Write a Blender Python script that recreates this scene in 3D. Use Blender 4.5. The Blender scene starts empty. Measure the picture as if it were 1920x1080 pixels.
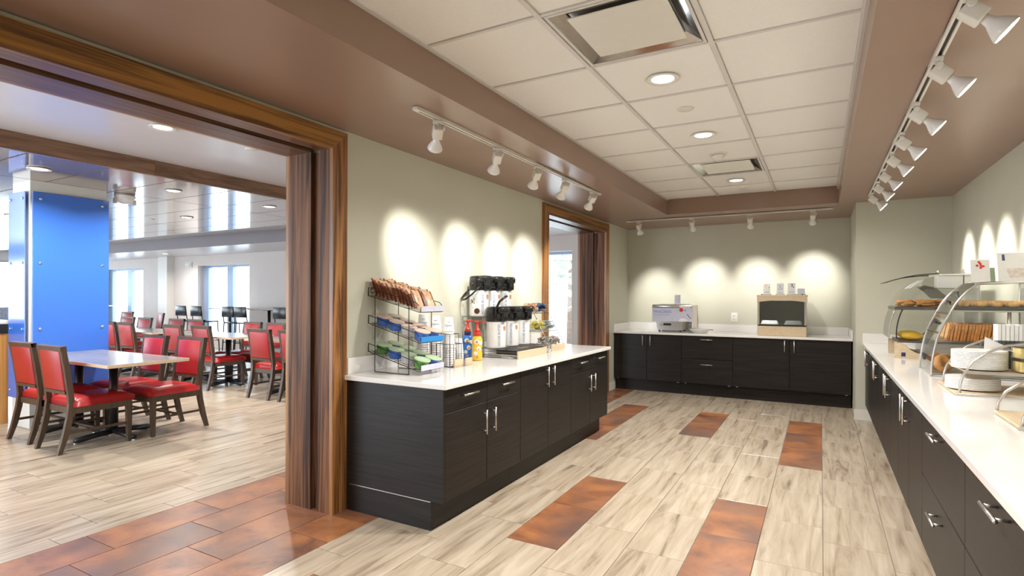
import bpy, bmesh, math, random
from mathutils import Vector, Matrix
random.seed(7)
S = bpy.context.scene
COL = S.collection
PI = math.pi

# ------------------------------------------------------------------ camera, world, exposure
H = 1.37
F_PX = 1035.4
th = math.atan((1538.8 - 960) / F_PX)
roll = 0.0029
fw = Vector((-math.sin(th), math.cos(th), 0)); rt = Vector((math.cos(th), math.sin(th), 0)); up = Vector((0, 0, 1))
r2 = rt * math.cos(roll) + up * math.sin(roll); u2 = -rt * math.sin(roll) + up * math.cos(roll)
cd = bpy.data.cameras.new('camera'); cam = bpy.data.objects.new('camera', cd); COL.objects.link(cam)
cd.sensor_fit = 'HORIZONTAL'; cd.sensor_width = 36.0; cd.lens = F_PX / 1920 * 36
cd.shift_y = 15.6 / 1920; cd.clip_start = 0.05; cd.clip_end = 200
M = Matrix((r2, u2, -fw)).transposed().to_4x4(); M.translation = Vector((0, 0, H)); cam.matrix_world = M
S.camera = cam

W = bpy.data.worlds.new('sky'); S.world = W; W.use_nodes = True
bg = W.node_tree.nodes['Background']; bg.inputs[0].default_value = (0.80, 0.90, 1.0, 1); bg.inputs[1].default_value = 6.5
SPOT_W = 92.0; DOWN_W = 30.0
vs = S.view_settings; vs.view_transform = 'Standard'; vs.look = 'None'; vs.gamma = 1.0; vs.use_curve_mapping = False
vs.exposure = 0.42

# ------------------------------------------------------------------ materials
def nodes(name):
    m = bpy.data.materials.new(name); m.use_nodes = True
    t = m.node_tree; b = t.nodes['Principled BSDF']
    return m, t, b
def setp(b, col=None, rough=None, metal=None, spec=None, coat=None, trans=None):
    if col: b.inputs['Base Color'].default_value = (*col, 1)
    if rough is not None: b.inputs['Roughness'].default_value = rough
    if metal is not None: b.inputs['Metallic'].default_value = metal
    if spec is not None: b.inputs['Specular IOR Level'].default_value = spec
    if coat is not None: b.inputs['Coat Weight'].default_value = coat; b.inputs['Coat Roughness'].default_value = 0.08
def coords(t, rnd=True, scale=(1, 1, 1), island=False):
    """object coordinates, shifted by a random amount per object (or per mesh island)"""
    tc = t.nodes.new('ShaderNodeTexCoord'); mp = t.nodes.new('ShaderNodeMapping'); mp.inputs['Scale'].default_value = scale
    src = tc.outputs['Object']
    if rnd:
        oi = t.nodes.new('ShaderNodeObjectInfo'); ma = t.nodes.new('ShaderNodeMath'); ma.operation = 'MULTIPLY'; ma.inputs[1].default_value = 37.0
        val = oi.outputs['Random']
        if island:
            g = t.nodes.new('ShaderNodeNewGeometry'); ad = t.nodes.new('ShaderNodeMath'); ad.operation = 'ADD'
            t.links.new(val, ad.inputs[0]); t.links.new(g.outputs['Random Per Island'], ad.inputs[1]); val = ad.outputs[0]
        t.links.new(val, ma.inputs[0])
        va = t.nodes.new('ShaderNodeVectorMath'); va.operation = 'ADD'
        t.links.new(src, va.inputs[0]); t.links.new(ma.outputs[0], va.inputs[1]); src = va.outputs[0]
    t.links.new(src, mp.inputs[0])
    return mp.outputs[0]
def noise(t, vec, scale, detail=3, rough=0.55, dist=0.0):
    n = t.nodes.new('ShaderNodeTexNoise'); n.inputs['Scale'].default_value = scale; n.inputs['Detail'].default_value = detail
    n.inputs['Roughness'].default_value = rough; n.inputs['Distortion'].default_value = dist
    t.links.new(vec, n.inputs['Vector']); return n.outputs['Fac']
def ramp(t, fac, stops):
    r = t.nodes.new('ShaderNodeValToRGB'); el = r.color_ramp.elements
    while len(el) < len(stops): el.new(0.5)
    for e, (p, c) in zip(el, stops): e.position = p; e.color = (*c, 1)
    t.links.new(fac, r.inputs[0]); return r.outputs[0]
def mixc(t, fac, a, b, mode='MIX'):
    n = t.nodes.new('ShaderNodeMix'); n.data_type = 'RGBA'; n.blend_type = mode
    if isinstance(fac, (int, float)): n.inputs[0].default_value = fac
    else: t.links.new(fac, n.inputs[0])
    for i, v in ((6, a), (7, b)):
        if isinstance(v, tuple): n.inputs[i].default_value = (*v, 1)
        else: t.links.new(v, n.inputs[i])
    return n.outputs[2]
def bump(t, b, fac, strength=0.1, dist=0.01):
    n = t.nodes.new('ShaderNodeBump'); n.inputs['Strength'].default_value = strength; n.inputs['Distance'].default_value = dist
    t.links.new(fac, n.inputs['Height']); t.links.new(n.outputs[0], b.inputs['Normal'])
def plain(name, col, rough=0.5, metal=0.0, var=0.06, scale=14, spec=None, coat=None, bmp=0.0):
    """a plain surface with slight mottling"""
    m, t, b = nodes(name); setp(b, col, rough, metal, spec, coat)
    f = noise(t, coords(t), scale, 3)
    c = ramp(t, f, [(0.25, tuple(x * (1 - var) for x in col)), (0.75, tuple(min(1, x * (1 + var)) for x in col))])
    t.links.new(c, b.inputs['Base Color'])
    if bmp: bump(t, b, noise(t, coords(t), 260, 2), bmp, 0.002)
    return m
def wood(name, light, dark, axis='z', rough=0.35, fine=55.0, along=1.6, contrast=(0.36, 0.62), coat=0.0, spec=None):
    m, t, b = nodes(name); setp(b, light, rough, coat=coat, spec=spec)
    sc = {'x': (along, fine, fine), 'y': (fine, along, fine), 'z': (fine, fine, along)}[axis]
    low = tuple(v * 0.16 for v in sc)
    warp = noise(t, coords(t, scale=low), 1.0, 2, 0.5)
    v = coords(t, scale=sc)
    n = t.nodes.new('ShaderNodeTexNoise'); n.inputs['Scale'].default_value = 1.0; n.inputs['Detail'].default_value = 5; n.inputs['Roughness'].default_value = 0.62
    va = t.nodes.new('ShaderNodeVectorMath'); va.operation = 'MULTIPLY_ADD'
    comb = t.nodes.new('ShaderNodeCombineXYZ')
    for i in range(3): t.links.new(warp, comb.inputs[i])
    t.links.new(comb.outputs[0], va.inputs[0]); va.inputs[1].default_value = (9, 9, 9) ; t.links.new(v, va.inputs[2])
    t.links.new(va.outputs[0], n.inputs['Vector'])
    c = ramp(t, n.outputs['Fac'], [(contrast[0], dark), (contrast[1], light)])
    t.links.new(c, b.inputs['Base Color']); bump(t, b, n.outputs['Fac'], 0.12, 0.003)
    return m
def glassy(name, tint=(1, 1, 1), refl=0.1, rough=0.02):
    m = bpy.data.materials.new(name); m.use_nodes = True; t = m.node_tree
    t.nodes.remove(t.nodes['Principled BSDF']); out = t.nodes['Material Output']
    tr = t.nodes.new('ShaderNodeBsdfTransparent'); tr.inputs[0].default_value = (*tint, 1)
    gl = t.nodes.new('ShaderNodeBsdfGlossy'); gl.inputs['Roughness'].default_value = rough
    lw = t.nodes.new('ShaderNodeLayerWeight'); lw.inputs[0].default_value = 0.5
    fr = t.nodes.new('ShaderNodeMath'); fr.operation = 'POWER'; fr.inputs[1].default_value = 4.0; t.links.new(lw.outputs['Facing'], fr.inputs[0])
    ad = t.nodes.new('ShaderNodeMath'); ad.operation = 'ADD'; ad.inputs[1].default_value = refl; ad.use_clamp = True
    mx = t.nodes.new('ShaderNodeMixShader')
    t.links.new(fr.outputs[0], ad.inputs[0]); t.links.new(ad.outputs[0], mx.inputs[0])
    t.links.new(tr.outputs[0], mx.inputs[1]); t.links.new(gl.outputs[0], mx.inputs[2]); t.links.new(mx.outputs[0], out.inputs[0])
    return m
def emit(name, col, s):
    m, t, b = nodes(name); setp(b, (0.9, 0.9, 0.9), 0.4)
    b.inputs['Emission Color'].default_value = (*col, 1); b.inputs['Emission Strength'].default_value = s
    return m
def tile_mat(name, stops, island=False, rust=False):
    m, t, b = nodes(name); setp(b, stops[0][1], 0.27 if not rust else 0.33)
    if rust:
        v = coords(t, island=island); f = noise(t, v, 4.5, 6, 0.62, 0.4); c = ramp(t, f, stops)
        f2 = noise(t, v, 1.7, 2); c = mixc(t, ramp(t, f2, [(0.45, (0, 0, 0)), (0.7, (1, 1, 1))]), c, (0.13, 0.075, 0.06))
        bump(t, b, f, 0.15, 0.004)
    else:
        v = coords(t, island=island, scale=(17, 1.5, 1)); f = noise(t, v, 1.0, 5, 0.6, 0.6)
        v2 = coords(t, island=island, scale=(3.2, 0.7, 1)); f2 = noise(t, v2, 1.0, 3, 0.5, 1.0)
        c = mixc(t, f2, ramp(t, f, stops), ramp(t, f, [(p, tuple(x * 1.16 for x in q)) for p, q in stops]))
        bump(t, b, f, 0.05, 0.002)
    t.links.new(c, b.inputs['Base Color'])
    return m
BEIGE = [(0.28, (0.175, 0.132, 0.092)), (0.45, (0.35, 0.282, 0.205)), (0.64, (0.435, 0.368, 0.282))]
RUST = [(0.30, (0.10, 0.045, 0.03)), (0.48, (0.27, 0.105, 0.045)), (0.62, (0.36, 0.145, 0.055)), (0.8, (0.20, 0.11, 0.08))]
MT = dict(
    wall=plain('sage_paint', (0.545, 0.54, 0.445), 0.62, var=0.02, scale=3, bmp=0.04),
    dwall=plain('warm_grey_paint', (0.64, 0.585, 0.55), 0.6, var=0.02, scale=3),
    soffit=plain('brown_satin_paint', (0.30, 0.198, 0.152), 0.30, var=0.04, scale=2.2, bmp=0.02),
    fascia=plain('mauve_grey_paint', (0.235, 0.205, 0.225), 0.4, var=0.03, scale=3),
    dceil=plain('white_satin_paint', (0.62, 0.60, 0.62), 0.25, var=0.02, scale=3),
    panel=plain('ceiling_panel_white', (0.83, 0.82, 0.80), 0.75, var=0.02, scale=60, bmp=0.08),
    grid=plain('ceiling_grid_white', (0.66, 0.64, 0.62), 0.45, var=0.02),
    base=plain('white_trim_paint', (0.72, 0.71, 0.67), 0.4, var=0.02),
    grout=plain('grout', (0.24, 0.20, 0.165), 0.8, var=0.1, scale=30),
    beige=tile_mat('beige_vein_tile', BEIGE), beige_i=tile_mat('beige_vein_tile_field', BEIGE, True),
    rust=tile_mat('rust_slate_tile', RUST, rust=True), rust_i=tile_mat('rust_slate_tile_field', RUST, True, True),
    oak_y=wood('golden_stained_oak_y', (0.40, 0.185, 0.045), (0.095, 0.040, 0.013), 'y', fine=34, along=0.8, contrast=(0.40, 0.60)),
    oak_z=wood('golden_stained_oak_z', (0.42, 0.190, 0.055), (0.11, 0.045, 0.016), 'z', fine=34, along=0.8, contrast=(0.40, 0.60)),
    wal_z=wood('dark_walnut_z', (0.235, 0.105, 0.048), (0.038, 0.016, 0.009), 'z', rough=0.5, fine=26, along=0.7, contrast=(0.38, 0.62), spec=0.25),
    wal_y=wood('dark_walnut_y', (0.185, 0.085, 0.042), (0.050, 0.022, 0.012), 'y', rough=0.35),
    beam=wood('walnut_veneer_y', (0.27, 0.150, 0.085), (0.13, 0.065, 0.036), 'y', fine=22),
    cloud=wood('veneer_panel', (0.30, 0.22, 0.185), (0.19, 0.130, 0.105), 'y', rough=0.13, fine=9, coat=0.9),
    espresso=wood('espresso_laminate', (0.020, 0.016, 0.014), (0.009, 0.0075, 0.007), 'x', rough=0.42, fine=60, along=2, spec=0.28),
    espresso_y=wood('espresso_laminate_end', (0.020, 0.016, 0.014), (0.009, 0.0075, 0.007), 'y', rough=0.42, fine=60, along=2, spec=0.28),
    quartz=plain('white_quartz', (0.80, 0.785, 0.76), 0.10, var=0.03, scale=120),
    steel=plain('brushed_steel', (0.62, 0.60, 0.58), 0.28, 1.0, var=0.03),
    chrome=plain('chrome', (0.78, 0.77, 0.76), 0.10, 1.0, var=0.02),
    dsteel=plain('dark_steel', (0.22, 0.21, 0.20), 0.32, 1.0, var=0.04),
    black=plain('black_metal', (0.012, 0.012, 0.013), 0.38, var=0.1),
    wire=plain('dark_wire', (0.035, 0.028, 0.022), 0.35, 0.6, var=0.1),
    bplast=plain('black_plastic', (0.012, 0.012, 0.012), 0.22, var=0.1),
    white=plain('white_enamel', (0.74, 0.72, 0.67), 0.35, var=0.02),
    wplast=plain('white_plastic', (0.80, 0.79, 0.77), 0.35, var=0.02),
    paper=plain('white_paper', (0.78, 0.77, 0.76), 0.7, var=0.03),
    red=plain('red_vinyl', (0.36, 0.013, 0.013), 0.34, var=0.06, scale=8, bmp=0.03),
    cwood=wood('chair_walnut', (0.088, 0.050, 0.028), (0.042, 0.023, 0.013), 'z', rough=0.4, fine=70),
    blue=plain('blue_acrylic', (0.045, 0.165, 0.62), 0.16, var=0.03, scale=1.2, coat=0.4),
    laminate=wood('grey_table_laminate', (0.235, 0.23, 0.235), (0.15, 0.145, 0.15), 'x', rough=0.22, fine=24, along=1.5),
    edge=plain('birch_edge', (0.62, 0.46, 0.31), 0.5, var=0.08, scale=40),
    maple=wood('pale_maple', (0.66, 0.53, 0.36), (0.56, 0.43, 0.275), 'y', rough=0.45, fine=60),
    glass=glassy('window_glass', (0.97, 0.99, 1.0), 0.02),
    acrylic=glassy('clear_acrylic', (0.965, 0.97, 0.965), 0.05, 0.03),
    smoke=glassy('smoked_acrylic', (0.62, 0.64, 0.64), 0.10, 0.04),
    frame=plain('blue_grey_aluminium', (0.28, 0.36, 0.50), 0.4, 0.2, var=0.03),
    lamp=emit('lamp_face', (1.0, 0.95, 0.86), 14.0), glow=emit('downlight_lens', (1.0, 0.96, 0.90), 9.0),
    bulb=plain('bulb_glass_white', (0.80, 0.79, 0.78), 0.15, var=0.02),
    txtblue=plain('print_blue', (0.06, 0.14, 0.45), 0.5), txtgrey=plain('print_grey_blue', (0.16, 0.24, 0.46), 0.5),
    brown=plain('print_brown', (0.07, 0.028, 0.014), 0.5), tan=plain('print_tan', (0.55, 0.27, 0.13), 0.5, var=0.2, scale=80),
    redp=plain('red_plastic', (0.62, 0.035, 0.02), 0.3), bluep=plain('blue_plastic', (0.03, 0.20, 0.68), 0.3, var=0.1),
    navy=plain('navy_plastic', (0.025, 0.028, 0.14), 0.35), yellowp=plain('yellow_plastic', (0.86, 0.55, 0.035), 0.3, var=0.1),
    lilac=plain('pale_lilac_card', (0.56, 0.57, 0.68), 0.6), sky=plain('bright_blue_card', (0.03, 0.25, 0.62), 0.5),
    crust=plain('bread_crust', (0.62, 0.25, 0.05), 0.7, var=0.3, scale=45), crumb=plain('bread_crumb', (0.72, 0.42, 0.17), 0.8, var=0.2, scale=70),
    pastry=plain('golden_pastry', (0.78, 0.38, 0.11), 0.4, var=0.45, scale=34), danish=plain('danish', (0.56, 0.27, 0.085), 0.5, var=0.4, scale=28),
    egg=plain('yellow_food', (0.80, 0.48, 0.03), 0.5, var=0.25, scale=22), berry=plain('dark_filling', (0.10, 0.02, 0.015), 0.4),
    foil=plain('silver_foil', (0.62, 0.60, 0.58), 0.25, 0.8, var=0.3, scale=35),
    peach=plain('peach_lid', (0.76, 0.55, 0.44), 0.3, var=0.1, scale=30), green=plain('green_lid', (0.46, 0.62, 0.36), 0.3, var=0.12, scale=30),
    cup_blue=plain('cereal_cup_blue', (0.05, 0.15, 0.55), 0.35, var=0.3, scale=25), cup_white=plain('cereal_cup_white', (0.58, 0.56, 0.58), 0.35, var=0.25, scale=40),
    cup_green=plain('cereal_cup_green', (0.09, 0.26, 0.05), 0.35, var=0.6, scale=25),
    packet=plain('snack_packet', (0.50, 0.20, 0.09), 0.35, var=0.7, scale=22), packet_front=plain('snack_packet_front', (0.74, 0.42, 0.25), 0.3, var=0.55, scale=30),
    packet_dark=plain('snack_packet_side', (0.16, 0.045, 0.02), 0.4, var=0.4, scale=40),
    teaYellow=plain('tea_yellow', (0.62, 0.55, 0.12), 0.4, var=0.4, scale=60), teaGrey=plain('tea_grey', (0.36, 0.42, 0.44), 0.4, var=0.4, scale=60),
    teaDark=plain('tea_dark', (0.05, 0.055, 0.10), 0.35, var=0.8, scale=50), creamer=plain('creamer_cup', (0.62, 0.55, 0.50), 0.4, var=0.3, scale=60),
    orange_wood=wood('honey_oak', (0.52, 0.26, 0.075), (0.40, 0.18, 0.045), 'z', fine=25), pattern=plain('grey_weave', (0.34, 0.36, 0.42), 0.8, var=0.5, scale=24),
    bluev=plain('blue_vinyl', (0.05, 0.17, 0.55), 0.4), teal_reflection=plain('painted_teal_reflection', (0.035, 0.075, 0.08), 0.35, var=0.05),
    asphalt=plain('pale_pavement', (0.55, 0.55, 0.53), 0.9, var=0.1), leaf=plain('leaf_green', (0.34, 0.42, 0.30), 0.7, var=0.5, scale=4),
    bark=plain('bark', (0.16, 0.11, 0.08), 0.9, var=0.3), stucco=plain('pale_stucco', (0.72, 0.70, 0.66), 0.85, var=0.05),
    butter=plain('butter_yellow', (0.72, 0.57, 0.22), 0.45, var=0.12, scale=30), clearblue=glassy('clear_blue_plastic', (0.72, 0.78, 0.95), 0.08, 0.05),
)

# ------------------------------------------------------------------ mesh builder
class MB:
    def __init__(s): s.v = []; s.f = []; s.mi = []; s.sm = []
    def add(s, vs, fs, mi=0, smooth=False, mat=None):
        o = len(s.v)
        s.v += [tuple(mat @ Vector(p)) if mat else tuple(p) for p in vs]
        for f in fs: s.f.append([o + i for i in f]); s.mi.append(mi); s.sm.append(smooth)
        return s
    def box(s, x0, x1, y0, y1, z0, z1, mi=0, mat=None):
        v = [(x, y, z) for x in (x0, x1) for y in (y0, y1) for z in (z0, z1)]
        return s.add(v, [(0, 1, 3, 2), (4, 6, 7, 5), (0, 4, 5, 1), (2, 3, 7, 6), (0, 2, 6, 4), (1, 5, 7, 3)], mi, False, mat)
    def rbox(s, x0, x1, y0, y1, z0, z1, r, seg=2, mi=0, mat=None, smooth=True):
        bm = bmesh.new(); bmesh.ops.create_cube(bm, size=1)
        for v in bm.verts: v.co = Vector(((x0 + x1) / 2 + v.co.x * (x1 - x0), (y0 + y1) / 2 + v.co.y * (y1 - y0), (z0 + z1) / 2 + v.co.z * (z1 - z0)))
        bmesh.ops.bevel(bm, geom=bm.edges[:], offset=r, segments=seg, profile=0.5, affect='EDGES')
        bm.verts.index_update()
        s.add([v.co.copy() for v in bm.verts], [[v.index for v in f.verts] for f in bm.faces], mi, smooth, mat); bm.free(); return s
    def prism(s, poly, axis, a, b, mi=0, mat=None):
        """poly of 2-D points extruded along axis from a to b; (x: y,z) (y: x,z) (z: x,y)"""
        f = {'x': lambda p, d: (d, p[0], p[1]), 'y': lambda p, d: (p[0], d, p[1]), 'z': lambda p, d: (p[0], p[1], d)}[axis]
        n = len(poly); v = [f(p, a) for p in poly] + [f(p, b) for p in poly]
        fs = [list(range(n))[::-1], list(range(n, 2 * n))] + [(i, (i + 1) % n, n + (i + 1) % n, n + i) for i in range(n)]
        return s.add(v, fs, mi, False, mat)
    def lathe(s, prof, n=16, c=(0, 0, 0), mi=0, mat=None, smooth=True, sx=1, sy=1):
        """profile of (radius, z), closed with caps"""
        v = []; fs = []
        for r, z in prof:
            for k in range(n):
                a = 2 * PI * k / n; v.append((c[0] + sx * r * math.cos(a), c[1] + sy * r * math.sin(a), c[2] + z))
        for j in range(len(prof) - 1):
            for k in range(n): fs.append((j * n + k, j * n + (k + 1) % n, (j + 1) * n + (k + 1) % n, (j + 1) * n + k))
        s.add(v, fs, mi, smooth, mat)
        o = len(s.v) - len(v)
        for j, rev in ((0, True), (len(prof) - 1, False)):
            if prof[j][0] > 1e-5:
                r_ = [o + j * n + k for k in range(n)]; s.f.append(r_[::-1] if rev else r_); s.mi.append(mi); s.sm.append(False)
        return s
    def tube(s, path, r, n=6, mi=0, mat=None, closed=False):
        P = [Vector(p) for p in path]; m = len(P); v = []; fs = []
        ref = None
        for i, p in enumerate(P):
            if closed: d = (P[(i + 1) % m] - P[i - 1]).normalized()
            else: d = (P[min(i + 1, m - 1)] - P[max(i - 1, 0)]).normalized()
            if ref is None: ref = Vector((0, 0, 1)) if abs(d.z) < 0.9 else Vector((1, 0, 0))
            a = (ref - d * ref.dot(d))
            a = a.normalized() if a.length > 1e-6 else d.orthogonal().normalized()
            b = d.cross(a); ref = a
            for k in range(n):
                t_ = 2 * PI * k / n + PI / n; v.append(p + a * r * math.cos(t_) + b * r * math.sin(t_))
        seg = m if closed else m - 1
        for i in range(seg):
            for k in range(n):
                j = (i + 1) % m; fs.append((i * n + k, i * n + (k + 1) % n, j * n + (k + 1) % n, j * n + k))
        if not closed: fs += [list(range(n))[::-1], [(m - 1) * n + k for k in range(n)]]
        return s.add(v, fs, mi, n > 5, mat)
    def blob(s, c, r, n=10, m=6, mi=0, mat=None, jit=0.0, rnd=random):
        v = [(c[0], c[1], c[2] - r[2])]; fs = []
        for j in range(1, m):
            for k in range(n):
                a = 2 * PI * k / n; p = PI * j / m - PI / 2; q = 1 + rnd.uniform(-jit, jit)
                v.append((c[0] + r[0] * q * math.cos(p) * math.cos(a), c[1] + r[1] * q * math.cos(p) * math.sin(a), c[2] + r[2] * q * math.sin(p)))
        v.append((c[0], c[1], c[2] + r[2])); L = len(v) - 1
        for k in range(n): fs.append((0, 1 + (k + 1) % n, 1 + k)); fs.append((L, L - n + k, L - n + (k + 1) % n))
        for j in range(m - 2):
            for k in range(n): fs.append((1 + j * n + k, 1 + j * n + (k + 1) % n, 1 + (j + 1) * n + (k + 1) % n, 1 + (j + 1) * n + k))
        return s.add(v, fs, mi, True, mat)
    def mesh(s, name, mats):
        me = bpy.data.meshes.new(name); me.from_pydata([tuple(p) for p in s.v], [], s.f)
        for m in (mats if isinstance(mats, (list, tuple)) else [mats]): me.materials.append(MT[m] if isinstance(m, str) else m)
        me.polygons.foreach_set('material_index', s.mi); me.polygons.foreach_set('use_smooth', s.sm); me.update()
        return me
    def build(s, name, mats, parent=None, loc=None, rot=None):
        return obj(name, s.mesh(name, mats), parent, loc, rot)
def obj(name, me, parent=None, loc=None, rot=None):
    o = bpy.data.objects.new(name, me); COL.objects.link(o)
    if parent: o.parent = parent
    if loc is not None: o.location = loc
    if rot is not None: o.rotation_euler = rot
    return o
def tag(o, label, cat, group=None):
    o['label'] = label; o['category'] = cat
    if group: o['group'] = group
    return o
def struct(o): o['kind'] = 'structure'; return o
def thing(name, label, cat, loc=(0, 0, 0), rz=0.0, group=None):
    o = obj(name, None, None, loc, (0, 0, rz)); return tag(o, label, cat, group)
def dup(root, loc=None, rot=None, label=None):
    def cp(o, par):
        c = o.copy(); COL.objects.link(c); c.parent = par
        for ch in kids.get(o, []): cp(ch, c)
        return c
    kids = {}
    for o in list(COL.objects):
        if o.parent: kids.setdefault(o.parent, []).append(o)
    c = cp(root, None)
    if loc is not None: c.location = loc
    if rot is not None: c.rotation_euler = rot
    if label: c['label'] = label
    return c
ORD = ['first', 'second', 'third', 'fourth', 'fifth', 'sixth', 'seventh', 'eighth', 'ninth', 'tenth', 'eleventh', 'twelfth', 'thirteenth',
       'fourteenth', 'fifteenth', 'sixteenth', 'seventeenth', 'eighteenth', 'nineteenth', 'twentieth']
def text(name, s, size, mat, parent, M4, align='CENTER', ext=0.0004, sx=1.0):
    """flat lettering in the local XY plane of M4"""
    cu = bpy.data.curves.new(name, 'FONT'); cu.body = s; cu.size = size; cu.align_x = align; cu.align_y = 'CENTER'; cu.extrude = ext
    t_ = bpy.data.objects.new(name, cu); COL.objects.link(t_)
    dg = bpy.context.evaluated_depsgraph_get(); me = bpy.data.meshes.new_from_object(t_.evaluated_get(dg))
    bpy.data.objects.remove(t_); bpy.data.curves.remove(cu)
    me.transform(M4 @ Matrix.Diagonal((sx, 1, 1, 1))); me.materials.clear(); me.materials.append(MT[mat])
    return obj(name, me, parent)
def frame(origin, xdir, ydir):
    x = Vector(xdir).normalized(); y = Vector(ydir).normalized(); z = x.cross(y)
    m = Matrix((x, y, z)).transposed().to_4x4(); m.translation = Vector(origin); return m
def to_frustum(x, y):   # rough visibility test on the floor, only used to choose which tiles are single parts
    d = Vector((x, y, -H)); zf = d.dot(fw)
    if zf < 0.3: return None
    u = 960 + F_PX * d.dot(r2) / zf; v = 555.6 - F_PX * d.dot(u2) / zf
    return (zf if -120 < u < 2040 and v < 1200 else None)

# ------------------------------------------------------------------ the setting
XW, XB, YB, XR, YG, XG, ZS, ZT, Y0 = -2.685, -3.06, 8.6, 1.203, 7.3, 0.345, 2.435, 2.625, -1.6
YF, XL, ZD, ZC = 8.82, -21.0, 2.68, 2.545
TX0, TX1, TY1 = -1.75, 0.175, 7.25
fl = struct(MB().box(XL - 0.2, XR + 0.2, Y0, YF + 0.3, -0.12, -0.005).build('floor', 'grout'))
TW, TL, GR = 0.314, 0.62, 0.0035
cols = []
for k in range(-7, 5): cols.append((0.015 + TW * k, min(0.015 + TW * (k + 1), XR), 0.04 - 0.2067 * (k + 1), YB, k))
cols.append((-2.385, -2.183, 0.04 + 0.2067 * 7, YB, -8))
for j in range(4): cols.append((-3.641 + TW * j, -3.641 + TW * (j + 1), 0.32 - 0.2067 * j, YF, 'band'))
cols.append((-3.78, -3.641, 0.20, YF, 'd'))
for j in range(55): cols.append((-3.78 - TW * (j + 1), -3.78 - TW * j, 0.44 + 0.2067 * j, YF, 'd'))
RUSTY = {-5: (2.74, 3.97), -4: (5.66, 6.87), -1: (5.0, 6.86), -2: (2.09, 3.955), -7: (5.03, 6.9), }
tiles = []
for x0, x1, ph, ymax, k in cols:
    n = math.floor((Y0 - ph) / TL)
    while True:
        a = ph + TL * n; b = a + TL; n += 1
        if a >= ymax: break
        a = max(a, Y0); b = min(b, ymax)
        if b - a < 0.03: continue
        c = (a + b) / 2
        rust = k == 'band' or (k in RUSTY and RUSTY[k][0] - 0.05 < c < RUSTY[k][1] + 0.05) or (k == -7 and 0.6 < c < 1.9)
        q = None if (x0 > 0.5) else to_frustum((x0 + x1) / 2, c)
        tiles.append((q if q else 1e9, x0, x1, a, b, rust))
tiles.sort(key=lambda t: t[0])
tmesh = {}
def tile_mesh(w, l, mat):
    key = (round(w, 3), round(l, 3), mat)
    if key not in tmesh: tmesh[key] = MB().rbox(-w / 2, w / 2, -l / 2, l / 2, -0.012, 0.0, 0.0015, 1, smooth=False).mesh('tile', mat)
    return tmesh[key]
rest = {0: MB(), 1: MB()}
for i, (q, x0, x1, a, b, rust) in enumerate(tiles):
    w, l = x1 - x0 - GR, b - a - GR
    if i < 300 and q < 1e8: obj('tile', tile_mesh(w, l, 'rust' if rust else 'beige'), fl, ((x0 + x1) / 2, (a + b) / 2, 0))
    else: rest[int(rust)].box(x0 + GR / 2, x1 - GR / 2, a + GR / 2, b - GR / 2, -0.012, 0)
rest[0].build('tile_field', 'beige_i', fl)['kind'] = 'stuff'
rest[1].build('tile_field_rust', 'rust_i', fl)['kind'] = 'stuff'

# walls of the serving room
w = MB()
for y0, y1, z0 in ((Y0, -0.66, 0), (-0.66, 2.50, 2.33), (2.50, 5.56, 0), (5.56, 7.53, 2.33), (7.53, YF, 0)): w.box(XB, XW, y0, y1, z0, 2.75)
struct(w.build('wall_left', 'wall'))
struct(MB().box(XW, XG, YB, YB + 0.15, 0, 2.75).build('wall_back', 'wall'))
struct(MB().box(XG, XR, YG, YB + 0.15, 0, 2.75).build('wall_end', 'wall'))
struct(MB().box(XR, XR + 0.15, Y0, YB + 0.15, 0, 2.75).build('wall_right', 'wall'))
struct(MB().box(XB, XR + 0.15, Y0 - 0.15, Y0, 0, 2.75).build('wall_front', 'wall'))
def baseboard(name, x0, x1, y0, y1): struct(MB().box(x0, x1, y0, y1, 0, 0.10).box(x0 + (0.003 if x1 - x0 < .05 else 0), x1 - (0.003 if x1 - x0 < .05 else 0), y0 + (.003 if y1 - y0 < .05 else 0), y1 - (.003 if y1 - y0 < .05 else 0), 0.10, 0.115).build(name, 'base'))
baseboard('baseboard_left', XW, XW + 0.016, 2.577, 2.612); baseboard('baseboard_far_left', XW, XW + 0.016, 7.61, 7.92)
baseboard('baseboard_end', XG - 0.016, 0.50, YG - 0.016, YG); baseboard('baseboard_right', XR - 0.016, XR, Y0, 0.5)

# brown soffit ring and the panelled tray ceiling
s = MB()
s.box(XW, TX0, Y0, TY1, ZS, 2.70).box(TX1, XR, Y0, TY1, ZS, 2.70).box(XW, XR, TY1, YB, ZS, 2.70)
struct(s.build('ceiling_soffit', 'soffit'))
ce = struct(MB().box(TX0, TX1, Y0, TY1, 2.665, 2.70).build('ceiling', 'grid'))
gx = [TX0, -1.113, -0.473, TX1]; gy = [2.222 + 0.635 * k for k in range(-6, 9)]; gy = [y for y in gy if Y0 < y < TY1] ; gy = [Y0] + gy + [TY1]
for x in gx: ox = 0.012 if x == TX0 else (-0.012 if x == TX1 else 0); MB().box(x - 0.012 + ox, x + 0.012 + ox, Y0, TY1, ZT - 0.002, 2.655).build('grid_bar', 'grid', ce)
for y in gy[1:-1]: MB().box(TX0 + .024, TX1 - .024, y - 0.010, y + 0.010, ZT, 2.652).build('grid_bar', 'grid', ce)
vents = [(-1.113, -0.473, 2.222, 2.857), (-1.113, -0.473, 5.397, 6.032)]
pm = {}
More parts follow.
